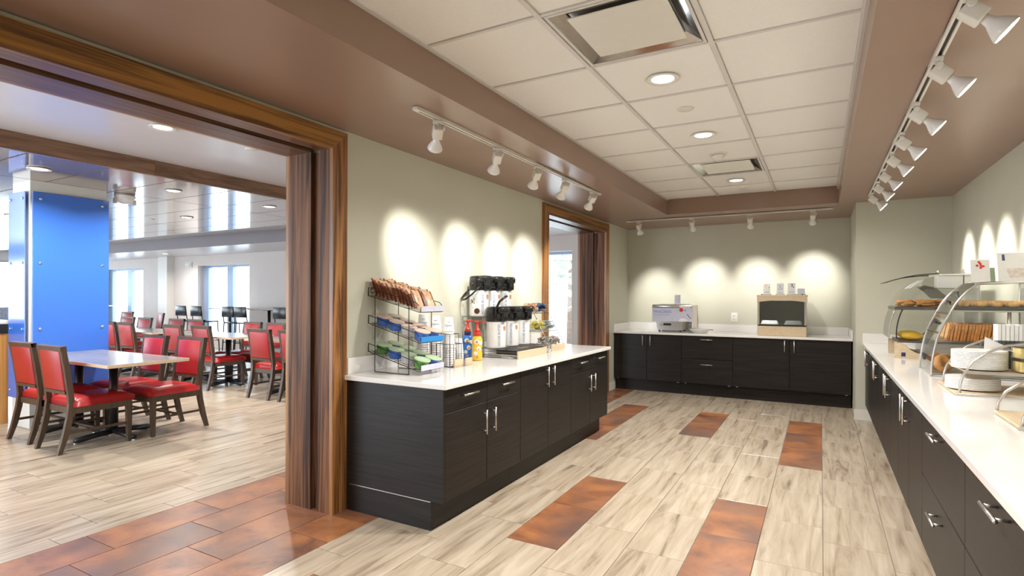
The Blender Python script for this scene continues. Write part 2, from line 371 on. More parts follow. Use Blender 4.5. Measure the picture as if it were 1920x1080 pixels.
for i in range(3):
    for j in range(len(gy) - 1):
        x0, x1, y0, y1 = gx[i], gx[i + 1], gy[j], gy[j + 1]
        if i == 1 and any(abs(y0 - q[2]) < 0.05 for q in vents): continue
        a, b = x1 - x0 - 0.026, y1 - y0 - 0.022; key = (round(a, 3), round(b, 3))
        if key not in pm: pm[key] = MB().rbox(-a / 2, a / 2, -b / 2, b / 2, 0.006, 0.022, 0.004, 1, smooth=False).mesh('ceiling_panel', 'panel')
        obj('ceiling_panel', pm[key], ce, ((x0 + x1) / 2, (y0 + y1) / 2, ZT))
struct(MB().box(TX1 - 0.016, TX1, Y0, TY1, ZT - 0.03, ZT - 0.005).build('trim_4', 'grid'))  # white strip standing in for window light on the right fascia

# timber portals
def portal(n, ya, yb, zi, zo, xa=-2.655):
    t = struct(obj('trim_%d' % n, None)); cw = zo - zi
    for sx, xin, xout in ((1, XW, xa), (-1, XB - 0.03, XB)):
        lo, hi = min(xin, xout), max(xin, xout)
        MB().prism([(ya - cw, zo), (ya, zi), (yb, zi), (yb + cw, zo)], 'x', lo, hi).build('head_casing', 'oak_y', t)
        MB().prism([(yb, 0), (yb + cw, 0), (yb + cw, zo), (yb, zi)], 'x', lo, hi).build('casing', 'oak_z', t)
        MB().prism([(ya - cw, 0), (ya, 0), (ya, zi), (ya - cw, zo)], 'x', lo, hi).build('casing', 'oak_z', t)
    for y, d in ((yb, 1), (ya, -1)):
        def bx(x0, x1, d0, d1, mat, nm):
            p, q = sorted((y + d * d0, y + d * d1)); MB().box(x0, x1, p, q, 0, zi).build(nm, mat, t)
        bx(XB, -2.855, 0.0, 0.036, 'wal_z', 'jamb'); bx(-2.78, XW, 0.0, 0.036, 'wal_z', 'jamb'); bx(-2.855, -2.78, 0.03, 0.036, 'wal_z', 'door_pocket')
    MB().box(XB, -2.855, ya, yb, zi, zi + 0.036).build('head_board', 'wal_y', t)
    MB().box(-2.78, XW, ya, yb, zi, zi + 0.036).build('head_board', 'wal_y', t)
    MB().box(-2.855, -2.78, ya, yb, zi + 0.03, zi + 0.038).build('door_track', 'black', t)
    return t
portal(1, -0.62, 2.46, 2.29, 2.41)
portal(2, 5.60, 7.49, 2.285, 2.41)

# dining room shell
def wall_with_openings(name, mat, x0, x1, y0, y1, ops, along='x', ztop=2.75):
    m = MB(); cur = x0 if along == 'x' else y0; end = x1 if along == 'x' else y1
    def b(a, c, z0, z1):
        if c - a < 1e-4: return
        m.box(a, c, y0, y1, z0, z1) if along == 'x' else m.box(x0, x1, a, c, z0, z1)
    for a, c, z0, z1 in ops: b(cur, a, 0, ztop); b(a, c, 0, z0); b(a, c, z1, ztop); cur = c
    b(cur, end, 0, ztop); return struct(m.build(name, mat))
wins = [(-19.55, -17.27, 0.28, 2.165), (-14.59, -12.43, 0.28, 2.165), (-8.9, -6.7, 0.28, 2.165), (-5.75, -3.75, 0.28, 2.165)]  # third window is out of view, put in for the daylight it admits
wall_with_openings('wall_far', 'dwall', XL, XB, YF, YF + 0.3, wins)
wall_with_openings('wall_dining_left', 'dwall', XL - 0.3, XL, Y0, YF + 0.3, [(0.0, 4.2, 0.9, 2.38), (4.6, 8.3, 0.9, 2.38)], 'y')
wall_with_openings('wall_dining_added', 'dwall', XL, XB, Y0 - 0.15, Y0, [(-20.2, -15.5, 0.3, 2.3), (-14.5, -9.8, 0.3, 2.3), (-8.8, -4.1, 0.3, 2.3)])  # unseen wall, added with wide openings to balance the daylight from behind
MBp = MB().box(-16.15, -15.71, 8.63, YF, 0, ZS); struct(MBp.build('wall_pier', 'base'))
for i, (a, c, z0, z1) in enumerate(wins):
    wn = struct(obj('window_%d' % (i + 1), None, None, ((a + c) / 2, YF + 0.2, z0))); h_, hw = z1 - z0, (c - a) / 2
    MB().box(-hw, -hw + 0.22, -0.04, 0.06, 0, h_).build('frame_post', 'frame', wn); MB().box(hw - 0.03, hw, -0.04, 0.06, 0, h_).build('frame_post', 'frame', wn)
    MB().box(-0.05, 0.18, -0.04, 0.06, 0, h_).build('mullion', 'frame', wn)
    MB().box(-hw, hw, -0.035, 0.055, h_ - 0.05, h_).build('frame_head', 'frame', wn); MB().box(-hw, hw, -0.035, 0.055, 0, 0.05).build('frame_sill', 'frame', wn)
    MB().box(-hw + 0.22, -0.05, 0.005, 0.012, 0.05, h_ - 0.05).build('pane', 'glass', wn); MB().box(0.18, hw - 0.03, 0.005, 0.012, 0.05, h_ - 0.05).build('pane', 'glass', wn)
for i, (a, c) in enumerate(((0.0, 4.2), (4.6, 8.3))):
    wn = struct(obj('window_%d' % (i + 5), None, None, (XL - 0.15, (a + c) / 2, 0.9))); hw = (c - a) / 2
    for y in (-hw, -0.02, hw - 0.04): MB().box(-0.03, 0.03, y, y + 0.04, 0, 1.48).build('frame_post', 'frame', wn)
    for z in (0, 1.44): MB().box(-0.03, 0.03, -hw, hw, z, z + 0.04).build('frame_rail', 'frame', wn)
    for y in (-hw + .04, 0.02): MB().box(-0.004, 0.004, y, y + hw - 0.06, 0.04, 1.44).build('pane', 'glass', wn)
struct(MB().box(XL, XB, Y0, 7.3, ZD, 2.75).build('ceiling_dining', 'dceil'))
m = MB().box(XL, XB, 7.3, YF, ZS, 2.75, 0); m.mi[-4] = 1; struct(m.build('ceiling_window_soffit', ['dceil', 'fascia']))
cl = struct(MB().box(XL, -5.69, Y0, 6.12, 2.562, 2.60).build('ceiling_cloud', 'black'))
px = [-5.69] + [-7.02 - 2.51 * k for k in range(0, 6)]; py = [Y0] + [2.03 + 0.613 * k for k in range(-5, 7)] + [6.12]
pm2 = {}
for i in range(len(px) - 1):
    for j in range(len(py) - 1):
        a, b = px[i] - px[i + 1] - 0.016, py[j + 1] - py[j] - 0.016; key = (round(a, 3), round(b, 3))
        if b < 0.1: continue
        if key not in pm2: pm2[key] = MB().box(-a / 2, a / 2, -b / 2, b / 2, 0, 0.018).mesh('veneer_panel', 'cloud')
        obj('veneer_panel', pm2[key], cl, ((px[i] + px[i + 1]) / 2, (py[j] + py[j + 1]) / 2, ZC))
MB().box(XL, -5.69, 6.12, 6.15, ZC, 2.66).build('edge_trim', 'base', cl)
t3 = struct(obj('trim_3', None))
for a, b in ((Y0, 0.55), (0.553, 2.99), (2.993, 6.15)): MB().box(-5.69, -5.65, a, b, 2.535, ZD).build('fascia_board', 'beam', t3)

# blue-clad column
t = struct(obj('column', None, None, (-7.255, 2.865, 0)))
MB().box(-0.205, 0.205, -0.345, 0.345, 0, ZC).build('column_core', 'base', t)
MB().rbox(0.225, 0.237, -0.335, 0.355, 0.30, 2.43, 0.003, 1, smooth=False).build('blue_panel', 'blue', t)
MB().rbox(-0.215, 0.175, -0.377, -0.365, 0.30, 2.43, 0.003, 1, smooth=False).build('blue_panel', 'blue', t)
MB().rbox(-0.215, 0.195, 0.365, 0.377, 0.30, 2.43, 0.003, 1, smooth=False).build('blue_panel', 'blue', t)
st = MB().lathe([(0.013, 0), (0.013, 0.008), (0.009, 0.012)], 10).mesh('stud', 'chrome'); so = MB().lathe([(0.008, 0), (0.008, 0.022)], 8).mesh('standoff', 'chrome')
for z in (0.38, 1.02, 1.70, 2.36):
    for y in (-0.27, 0.29): obj('stud', st, t, (0.236, y, z), (0, PI / 2, 0)); obj('standoff', so, t, (0.204, y, z), (0, PI / 2, 0))
    for x in (-0.16, 0.12): obj('stud', st, t, (x, -0.376, z), (PI / 2, 0, 0)); obj('standoff', so, t, (x, -0.344, z), (PI / 2, 0, 0))
# outdoors seen through the glass
struct(MB().box(-45, 6, YF + 0.3, 40, -0.2, -0.06).box(-45, XL - 0.3, -12, YF + 0.3, -0.2, -0.06).build('ground', 'asphalt'))

# ------------------------------------------------------------------ ceiling fittings and lamps
def lamp_data(kind, name, watts, col=(1.0, 0.93, 0.84)):
    l = bpy.data.lights.new(name, kind); l.energy = watts; l.color = col; return l
dl_ring = MB().lathe([(0.062, 0.0), (0.088, -0.002), (0.094, -0.008), (0.090, -0.012), (0.070, -0.010), (0.060, -0.004)], 28).mesh('trim_ring', 'white')
dl_lens = MB().lathe([(0.0, -0.006), (0.064, -0.006), (0.064, -0.003), (0.0, -0.003)], 24).mesh('lens', 'glow')
def downlight(x, y, z, label, group, watts=DOWN_W, col=(1.0, 0.965, 0.92)):
    t = thing('downlight', label, 'ceiling light', (x, y, z), 0, group)
    obj('trim_ring', dl_ring, t); obj('lens', dl_lens, t)
    l = lamp_data('AREA', 'downlight_lamp', watts, col); l.shape = 'DISK'; l.size = 0.12; l.spread = math.radians(150)
    obj('lamp', l, t, (0, 0, -0.016))
for y, nm in ((3.198, 'nearest'), (4.46, 'middle'), (6.357, 'farthest')):
    downlight(-0.797, y, ZT + 0.004, 'round recessed downlight, the %s of three in the white panel ceiling' % nm, 'downlights in the panel ceiling')
for y in (1.3, 0.0):  # unseen downlights, added in front of the visible three to fill the room
    downlight(-0.797, y, ZT + 0.004, 'added unseen downlight in the panel ceiling, out of frame at the %s' % ('front' if y else 'very front'), 'downlights in the panel ceiling')
for x, y, z, nm in ((-4.47, 2.42, ZD, 'in the pale ceiling just inside the large timber portal'), (-6.34, 2.333, ZC, 'in the veneer ceiling above the near face of the blue column'),
                 (-6.33, 3.545, ZC, 'in the veneer ceiling right of the blue column, second along the beam'), (-6.34, 4.787, ZC, 'in the veneer ceiling nearest the timber portal post'),
                 (-8.307, 4.849, ZC, 'in the veneer ceiling, small and far, left of the portal post'), (-8.31, 2.33, ZC, 'in the veneer ceiling partly hidden behind the blue column'),
                 (-14.55, 7.95, ZS, 'in the low ceiling over the windows'), (-10.4, 3.5, ZC, 'in the veneer ceiling hidden behind the column')):
    downlight(x, y, z, 'round recessed downlight ' + nm, 'dining room downlights', watts=26)
disc = MB().lathe([(0.0, -0.007), (0.05, -0.007), (0.056, 0.0), (0.0, 0.0)], 20).mesh('sprinkler_cover', 'white')
for x, y, z, nm in ((-0.796, 3.80, ZT + .006, 'round white sprinkler cover between the first two downlights'), (-0.785, 6.93, ZT + .006, 'round white sprinkler cover beyond the farthest downlight'),
                (-4.45, 3.17, ZD, 'round white sprinkler cover in the pale ceiling inside the timber portal'), (-9.03, 4.72, ZC, 'small sprinkler cover in the veneer ceiling')):
    tag(obj('sprinkler_cover', disc, None, (x, y, z)), nm, 'sprinkler cover', 'sprinkler covers')
t = thing('smoke_detector', 'white smoke detector on the panel ceiling before the far air vent', 'smoke detector', (-0.791, 5.139, ZT + .006))
MB().lathe([(0.0, -0.006), (0.075, -0.006), (0.08, 0.0), (0, 0)], 24).build('base_plate', 'white', t); MB().lathe([(0.0, -0.055), (0.03, -0.055), (0.052, -0.03), (0.06, -0.006), (0, -.006)], 24).build('sensor_head', 'white', t)
t = thing('smoke_detector', 'white domed alarm on the veneer ceiling beside the blue column', 'smoke detector', (-7.12, 3.43, ZC))
MB().lathe([(0.0, -0.05), (0.09, -0.05), (0.11, -0.03), (0.10, 0.0), (0, 0)], 20).build('base_plate', 'white', t); MB().blob((0, 0, -0.05), (0.095, 0.095, 0.055), 16, 8).build('dome', 'wplast', t)
MB().rbox(-0.02, 0.02, -0.12, -0.08, -0.11, -0.05, 0.006).build('sensor_ear', 'white', t); MB().rbox(-0.02, 0.02, 0.08, 0.12, -0.11, -0.05, 0.006).build('sensor_ear', 'white', t)
t = thing('wall_alarm', 'small white alarm high on the far wall left of the window', 'alarm', (-14.98, YF, 2.2)); MB().rbox(-0.14, 0.14, -0.03, 0, -0.08, 0.08, 0.01).build('back_plate', 'white', t); MB().blob((0, -0.04, 0), (0.12, 0.05, 0.06)).build('horn', 'wplast', t)
for i, (x0, x1, y0, y1) in enumerate(vents):
    cx, cy, a = (x0 + x1) / 2, (y0 + y1) / 2, 0.302
    t = thing('air_vent', 'square metal air vent, the %s of two in the panel ceiling' % ('nearer, larger-looking' if i == 0 else 'farther'), 'air vent', (cx, cy, ZT), 0, 'ceiling air vents')
    for k in range(4):
        R = Matrix.Rotation(k * PI / 2, 4, 'Z')
        MB().prism([(-a, -a), (a, -a), (a - 0.015, -a + 0.015), (-a + 0.015, -a + 0.015)], 'z', 0.0, 0.010, mat=R).build('frame_rail', 'grid', t)
        q = 0.215
        MB().add([(-a + .015, -a + .015, 0.004), (a - .015, -a + .015, 0.004), (q, -q, 0.038), (-q, -q, 0.038)], [(0, 1, 2, 3), (3, 2, 1, 0)], mat=R).build('cone_face', 'chrome', t)
    MB().rbox(-0.222, 0.222, -0.222, 0.222, 0.004, 0.012, 0.003, 1, smooth=False).build('centre_plate', 'white', t)
    MB().box(-0.215, 0.215, -0.215, 0.215, 0.034, 0.038).build('duct_plate', 'steel', t)

def spot_head(x, y, aim, label, group, watts):
    t = thing('track_spotlight', label, 'spotlight', (x, y, ZS - 0.024), 0, group)
    d = (Vector(aim) - Vector((x, y, ZS - 0.07))).normalized()
    flat = Vector((d.x, d.y, 0)).normalized(); yaw = math.atan2(flat.y, flat.x); Rz = Matrix.Rotation(yaw, 4, 'Z')
    MB().rbox(-0.016, 0.016, -0.03, 0.03, -0.014, 0.004, 0.004, mat=Rz).build('track_adapter', 'white', t)
    m = MB().lathe([(0.011, -0.045), (0.011, -0.012)], 10, mat=Rz); m.lathe([(0.014, 0), (0.014, 0.02)], 10, mat=Rz @ Matrix.Translation((0, -0.022, -0.04)) @ Matrix.Rotation(PI / 2, 4, 'X'))
    m.build('stem', 'white', t)
    q = d.to_track_quat('Z', 'Y').to_matrix().to_4x4(); q.translation = Vector((0, 0, -0.055))
    MB().rbox(-0.029, 0.029, -0.029, 0.029, -0.024, 0.05, 0.006, mat=q).build('socket', 'white', t)
    bl = MB().lathe([(0.014, 0.048), (0.017, 0.06), (0.020, 0.075), (0.030, 0.092), (0.042, 0.115), (0.0475, 0.130), (0.046, 0.134), (0.040, 0.131)], 20, mat=q).build('bulb', 'bulb', t)
    MB().lathe([(0.0, 0.1325), (0.043, 0.1325), (0.043, 0.134), (0.0, 0.134)], 20, mat=q).build('lens', 'lamp', bl)
    l = lamp_data('SPOT', 'spot_lamp', watts, (1.0, 0.965, 0.91)); l.spot_size = math.radians(47); l.spot_blend = 1.0; l.shadow_soft_size = 0.035
    o = obj('lamp', l, t, q @ Vector((0, 0, 0.142))); o.rotation_euler = d.to_track_quat('-Z', 'Y').to_euler()
def track(p0, p1, label):
    a, b = Vector((*p0, ZS)), Vector((*p1, ZS)); L = (b - a).length; yaw = math.atan2(b.y - a.y, b.x - a.x)
    t = thing('lighting_track', label, 'lighting track', a, yaw, 'lighting tracks')
    MB().box(0, L, -0.018, -0.008, -0.02, 0).box(0, L, 0.008, 0.018, -0.02, 0).box(0, L, -0.018, 0.018, -0.006, 0).build('rail', 'white', t)
    MB().box(0.02, L - 0.02, -0.008, 0.008, -0.008, -0.0061).build('conductor_slot', 'black', t)
    for x in (-0.012, L - 0.028): MB().rbox(x, x + 0.04, -0.019, 0.019, -0.021, 0.0, 0.003, 1, smooth=False).build('end_cap', 'white', t)
track((-1.99, 2.447), (-1.99, 5.40), 'white lighting track above the coffee counter on the left soffit')
track((-2.372, 7.57), (0.114, 7.57), 'white lighting track on the far soffit before the back wall')
track((0.446, 1.70), (0.446, 6.80), 'long white lighting track on the right soffit')
for i, y in enumerate((2.651, 3.345, 3.967, 4.524, 5.205)):
    spot_head(-1.99, y, (XW, y + 0.66, 1.62), 'white track spotlight, %s from the near end of the track over the coffee counter' % ORD[i], 'spotlights on the left track', SPOT_W)
for i, (x, z) in enumerate(((-2.216, 1.46), (-1.498, 1.66), (-0.784, 1.65), (-0.085, 1.74))):
    spot_head(x, 7.57, (x, YB, z - 0.14), 'white track spotlight, %s from the left on the back wall track' % ORD[i], 'spotlights on the back track', SPOT_W * 0.9)
for i, y in enumerate((1.83, 2.426, 3.01, 3.65, 4.266, 4.806, 5.407, 5.96, 6.585)):
    spot_head(0.446, y, (XR, y - 0.02, 1.66), 'lit white track spotlight, %s from the near end of the long right track' % ORD[i], 'spotlights on the right track', SPOT_W * 0.85)

# ------------------------------------------------------------------ cabinets
ZTOP, TH = 0.862, 0.03
def bar_handle(L, r=0.0062):
    """bar along local x, standing off towards -y"""
    m = MB().tube([(-L / 2, -0.034, 0), (L / 2, -0.034, 0)], r, 10)
    for x in (-L / 2 + 0.022, L / 2 - 0.022): m.tube([(x, -0.034, 0), (x, 0, 0)], r * 0.75, 8)
    return m
HV = bar_handle(0.155).mesh('handle', 'steel'); HD = bar_handle(0.16).mesh('handle', 'steel')
def cabinet(label, loc, rz, width, layout, depth=0.62, ends=(False, False), zb=0.172, feet=False):
    """front at local y=0 facing -y; layout: list of (x0, x1, z0, z1, kind, handle x, handle z)"""
    t = thing('base_cabinet', label, 'cabinet', loc, rz, 'dark base cabinets')
    zt = ZTOP - TH
    MB().box(0.001, width - 0.001, 0.021, depth, zb, zt - 0.001).build('body', 'espresso', t)
    MB().box(0.001, width - 0.001, 0.085, depth, 0.0, zb).build('plinth', 'espresso', t)
    for x0, x1, z0, z1, kind, hx, hz in layout:
        p = MB().rbox(x0 + 0.0022, x1 - 0.0022, 0.0, 0.0195, z0 + 0.0022, z1 - 0.0022, 0.0015, 1, smooth=False).build(kind, 'espresso', t)
        obj('handle', HD if kind == 'drawer' else HV, p, (hx, 0, hz), (0, 0, 0) if kind == 'drawer' else (0, PI / 2, 0))
    for e, x0, x1 in ((ends[0], -0.019, 0.0), (ends[1], width, width + 0.019)):
        if e:
            MB().box(x0, x1, 0.0, depth, zb - 0.002, zt - 0.001).build('end_panel', 'espresso_y', t)
            MB().box(x0, x1, 0.085, depth, 0, zb - 0.006).build('end_plinth', 'espresso_y', t)
            MB().box(x0 - (0.002 if x0 < 0 else -0.002), x1 + (.002 if x0 > 0 else 0), 0.09, depth - 0.05, zb - 0.006, zb - 0.002).build('metal_strip', 'steel', t)
    if feet:
        for x in (0.05, width - 0.05): MB().lathe([(0.016, 0), (0.016, 0.008)], 10, c=(x, 0.03, zb - 0.009)).build('glide', 'white', t)
    return t
zt = ZTOP - TH - 0.004
def doors_drawers(w): h = w / 2; return [(0, h, 0.687, zt, 'drawer', h / 2, 0.775), (h, w, 0.687, zt, 'drawer', h * 1.5, 0.775),
    (0, h, 0.172, 0.687, 'door', h - 0.055, 0.565), (h, w, 0.172, 0.687, 'door', h + 0.055, 0.565)]
def doors(w, off=0.055): h = w / 2; return [(0, h, 0.172, zt, 'door', h - off, 0.737), (h, w, 0.172, zt, 'door', h + off, 0.737)]
def drawers(w): return [(0, w, 0.512, zt, 'drawer', w / 2, 0.782), (0, w, 0.172, 0.512, 'drawer', w / 2, 0.44)]
LF, LY = -1.895, 2.600; wL = 0.9217
cabinet('dark base cabinet at the near end of the coffee counter, end panel showing', (LF, LY, 0), PI / 2, wL, doors_drawers(wL), 0.785, (True, False))
cabinet('dark base cabinet in the middle of the coffee counter, two tall doors', (LF, LY + wL, 0), PI / 2, wL, doors(wL), 0.785)
cabinet('dark base cabinet at the far end of the coffee counter beside the second portal', (LF, LY + 2 * wL, 0), PI / 2, wL, doors_drawers(wL), 0.785, (False, True))
BF = 7.90
cabinet('dark base cabinet under the pancake machine, pair of doors', (-2.675, BF, 0), 0, 0.975, doors(0.975), 0.69, feet=True)
cabinet('dark base cabinet with two wide drawers in the middle of the back counter', (-1.70, BF, 0), 0, 0.675, drawers(0.675), 0.69, feet=True)
cabinet('wide dark base cabinet under the warming case, pair of broad doors', (-1.025, BF, 0), 0, 1.355, doors(1.355), 0.69, feet=True)
RF = 0.435
for y1, wd, lay, lab in ((7.285, 1.10, doors(1.10), 'dark base cabinet at the far end of the right counter against the green wall'),
                    (6.185, 0.95, doors(0.95), 'dark base cabinet with paired doors below the far bakery case'), (5.235, 0.95, doors(0.95), 'dark base cabinet with paired doors below the near bakery case'),
                    (4.285, 0.95, doors(0.95), 'dark base cabinet with paired doors below the plate rack, next to the drawers'), (3.335, 0.915, drawers(0.915), 'dark two-drawer cabinet in the right counter, the farther one'),
                    (2.42, 0.915, drawers(0.915), 'dark two-drawer cabinet in the right counter cut by the frame edge'), (1.505, 0.915, drawers(0.915), 'dark two-drawer cabinet of the right counter, out of frame')):
    cabinet(lab, (RF, y1, 0), -PI / 2, wd, lay, 0.762)
def worktop(label, x0, x1, y0, y1, splash):
    tag(MB().rbox(x0, x1, y0, y1, ZTOP - TH, ZTOP, 0.003, 1, smooth=False).build('worktop', 'quartz'), label, 'worktop', 'white worktops')
    for lab, q in splash: tag(MB().rbox(*q, ZTOP, ZTOP + 0.105, 0.002, 1, smooth=False).build('backsplash', 'quartz'), lab, 'backsplash', 'white backsplashes')
worktop('white quartz worktop of the coffee counter on the left', XW + .001, -1.862, 2.56, 5.40, [('white backsplash behind the coffee counter', (XW + .001, XW + 0.02, 2.60, 5.40))])
worktop('white quartz worktop of the back counter', XW + .001, XG - 0.002, 7.872, YB - .001, [('white backsplash along the back wall', (XW + 0.021, XG - 0.022, YB - 0.02, YB - .001)),
    ('short white backsplash at the left end of the back counter', (XW + .001, XW + 0.02, 7.88, YB - .001)), ('short white backsplash at the right end of the back counter', (XG - 0.021, XG - .002, 7.88, YB - .001))])
worktop('white quartz worktop of the long right-hand buffet counter', 0.408, XR - .001, 0.57, YG - .001, [('short white backsplash against the green end wall', (0.410, XR - 0.021, YG - 0.02, YG - .001)), ('long white backsplash along the right wall', (XR - 0.02, XR - .001, 0.57, YG - .001))])
t = thing('power_outlet', 'white double power outlet on the back wall', 'power outlet', (-1.098, YB, 1.076))
MB().rbox(-0.042, 0.042, -0.008, 0, -0.064, 0.064, 0.004).build('cover_plate', 'wplast', t)
for z in (-0.022, 0.022):
    MB().rbox(-0.017, 0.017, -0.011, -0.008, z - 0.015, z + 0.015, 0.001, 1).build('socket', 'white', t)
    MB().box(-0.008, -0.005, -0.0115, -0.010, z - 0.006, z + 0.006).box(0.005, 0.008, -0.0115, -0.010, z - 0.006, z + 0.006).build('slot', 'black', t)

# ------------------------------------------------------------------ dining furniture
def make_chair():
    t = thing('dining_chair', 'x', 'chair', (0, 0, 0), 0, 'red dining chairs')
    def post(x0, x1):
        # side profile (y, z) of a bowed rear leg that runs up into the back post
        f = [(-0.292, 0.0), (-0.245, 0.14), (-0.212, 0.30), (-0.200, 0.42), (-0.207, 0.52), (-0.232, 0.72), (-0.268, 0.925)]
        b = [(-0.308, 0.925), (-0.275, 0.72), (-0.250, 0.52), (-0.243, 0.42), (-0.256, 0.30), (-0.288, 0.14), (-0.322, 0.0)]
        return MB().prism(f + b, 'x', x0, x1)
    for s in (-1, 1):
        a, b = sorted((s * 0.188, s * 0.228)); post(a, b).build('rear_leg', 'cwood', t)
        MB().prism([(0.224, 0.0), (0.252, 0.0), (0.262, 0.36), (0.214, 0.36)], 'x', a, b).build('front_leg', 'cwood', t)
        MB().box(a + 0.012, b - 0.012, -0.255, 0.23, 0.165, 0.187).build('side_stretcher', 'cwood', t)
    MB().box(-0.2, 0.2, -0.03, -0.008, 0.168, 0.184).build('cross_stretcher', 'cwood', t)
    MB().box(-0.228, 0.228, -0.225, 0.255, 0.335, 0.392).build('seat_frame', 'cwood', t)
    m = MB()
    N = 10
    vs = []; fs = []
    for j in range(N + 1):
        for i in range(N + 1):
            x = -0.236 + 0.472 * i / N; y = -0.212 + 0.49 * j / N
            e = min(1, 5 * min(i, N - i) / N) * min(1, 5 * min(j, N - j) / N); d = (1 - ((x / .236) ** 4)) * (1 - (((y - .033) / .245) ** 4))
            vs.append((x, y, 0.435 + 0.012 * (e > 0) + 0.028 * d ** 0.6 if d > 0 else 0.435))
    for j in range(N):
        for i in range(N): k = j * (N + 1) + i; fs.append((k, k + 1, k + N + 2, k + N + 1))
    edge = [i for i in range(N + 1)] + [(j + 1) * (N + 1) - 1 for j in range(1, N + 1)] + [N * (N + 1) + i for i in range(N - 1, -1, -1)] + [j * (N + 1) for j in range(N - 1, 0, -1)]
    base = len(vs); vs += [(vs[k][0], vs[k][1], 0.392) for k in edge]; L = len(edge)
    for k in range(L): fs.append((edge[(k + 1) % L], edge[k], base + k, base + (k + 1) % L))
    fs.append([base + k for k in range(L)])
    m.add(vs, fs, 0, True); m.build('seat', 'red', t)
    R = Matrix.Translation((0, -0.2365, 0.52)) @ Matrix.Rotation(0.125, 4, 'X')
    MB().rbox(-0.187, 0.187, -0.024, 0.030, 0.018, 0.375, 0.012, 2, mat=R).build('backrest', 'red', t)
    MB().box(-0.19, 0.19, -0.022, 0.020, -0.012, 0.018, mat=R).build('back_rail', 'cwood', t)
    MB().box(-0.228, 0.228, -0.022, 0.024, 0.372, 0.410, mat=R).build('top_rail', 'cwood', t)
    for s in (-1, 1): MB().rbox(s * 0.208 - 0.012, s * 0.208 + 0.012, -0.316, -0.294, 0.0, 0.006, 0.002, 1).build('glide', 'black', t)
    return t
chair = make_chair(); used = [False]
def place(x, y, rz, label):
    if not used[0]: used[0] = True; chair.location = (x, y, 0); chair.rotation_euler = (0, 0, rz); chair['label'] = label
    else: dup(chair, (x, y, 0), (0, 0, rz), label)
place(-5.89, 2.54, 0.0, 'red dining chair nearest us at the table by the blue column, back turned to us')
place(-6.54, 2.565, 0.02, 'red dining chair at far left, back turned to us, before the blue column')
place(-5.85, 3.20, PI + 0.03, 'red dining chair facing us at the right corner of the table by the blue column')
place(-6.49, 3.17, PI, 'red dining chair facing us behind the middle of the table by the blue column')
R2 = [(-5.88, 5.05, 'red dining chair, back to us, cut off by the timber portal post'), (-6.50, 5.045, 'red dining chair, back to us, second from the timber portal post'),
      (-7.88, 5.10, 'red dining chair with its side and whole seat visible behind the front table'), (-8.49, 5.03, 'red dining chair, back to us, partly hidden by the chairs at the front table'),
      (-9.88, 5.06, 'red dining chair, back to us, next to the one beside the blue column'), (-10.42, 5.05, 'red dining chair, back to us, half hidden by the blue column edge')]
for x, y, l in R2: place(x, y, random.uniform(-0.04, 0.04), l)
R3 = [(-7.76, 5.72, 'red dining chair facing us in the second row, nearest the portal post'), (-8.34, 5.70, 'red dining chair facing us in the second row, second from the portal post'),
      (-10.03, 5.76, 'red dining chair facing us in the second row, third from the portal post'), (-10.66, 5.77, 'red dining chair facing us in the second row, right of the pink-lit chair'),
      (-11.74, 5.76, 'red dining chair facing us in the second row, left of the pink-lit chair'), (-12.40, 5.77, 'red dining chair facing us in the second row, beside the blue column')]
for x, y, l in R3: place(x, y, PI + random.uniform(-0.04, 0.04), l)
place(-14.55, 7.55, PI - 0.25, 'far red dining chair with its back glaring pink in the window light')
place(-16.2, 7.62, PI + 0.1, 'farthest red dining chair, before the left window')
def make_table(x0, x1, y0, y1, label, peds):
    cx, cy = (x0 + x1) / 2, (y0 + y1) / 2; a, b = (x1 - x0) / 2, (y1 - y0) / 2
    t = thing('dining_table', label, 'table', (cx, cy, 0), 0, 'dining tables')
    tp = MB().rbox(-a, a, -b, b, 0.737, 0.765, 0.003, 1, smooth=False).build('tabletop', 'laminate', t)
    for q in ((-a - .001, -a + 0.004, -b, b), (a - 0.004, a + .001, -b, b), (-a, a, -b - .001, -b + 0.004), (-a, a, b - 0.004, b + .001)): MB().box(*q, 0.7375, 0.7645).build('edge_band', 'edge', tp)
    for px in peds:
        MB().lathe([(0.038, 0.05), (0.038, 0.72)], 16, c=(px - cx, 0, 0)).build('pedestal', 'black', t)
        MB().box(px - cx - 0.2, px - cx + 0.2, -0.03, 0.03, 0.72, 0.737).box(px - cx - 0.03, px - cx + 0.03, -0.2, 0.2, 0.72, 0.737).build('top_bracket', 'black', t)
        m = MB()
        for ang in (0.0, PI / 2, PI, 1.5 * PI):
            Rm = Matrix.Translation((px - cx, 0, 0)) @ Matrix.Rotation(ang + 0.06, 4, 'Z')
            m.tube([(0, 0, 0.058), (0.18, 0, 0.045), (0.33, 0, 0.030)], 0.026, 10, mat=Rm)
        m.build('cross_base', 'black', t)
        for ang in (0.0, PI / 2, PI, 1.5 * PI):
            MB().lathe([(0.018, 0), (0.018, 0.012)], 10, c=(px - cx + 0.32 * math.cos(ang + .06), 0.32 * math.sin(ang + .06), 0)).build('glide', 'steel', t)
make_table(-7.005, -5.33, 2.44, 3.14, 'grey laminate dining table pushed against the blue column, four red chairs around it', (-5.98, -6.66))
make_table(-7.06, -5.36, 4.93, 5.64, 'dining table mostly hidden behind the timber portal post', (-5.75, -6.6))
make_table(-9.06, -7.36, 4.93, 5.64, 'grey laminate dining table in the second row, right of centre between red chairs', (-7.95, -8.75))
make_table(-11.08, -9.40, 4.93, 5.64, 'grey laminate dining table in the second row, beside the blue column', (-9.8, -10.65))
make_table(-13.1, -11.42, 4.93, 5.64, 'dining table in the second row hidden behind the blue column', (-11.85, -12.65))
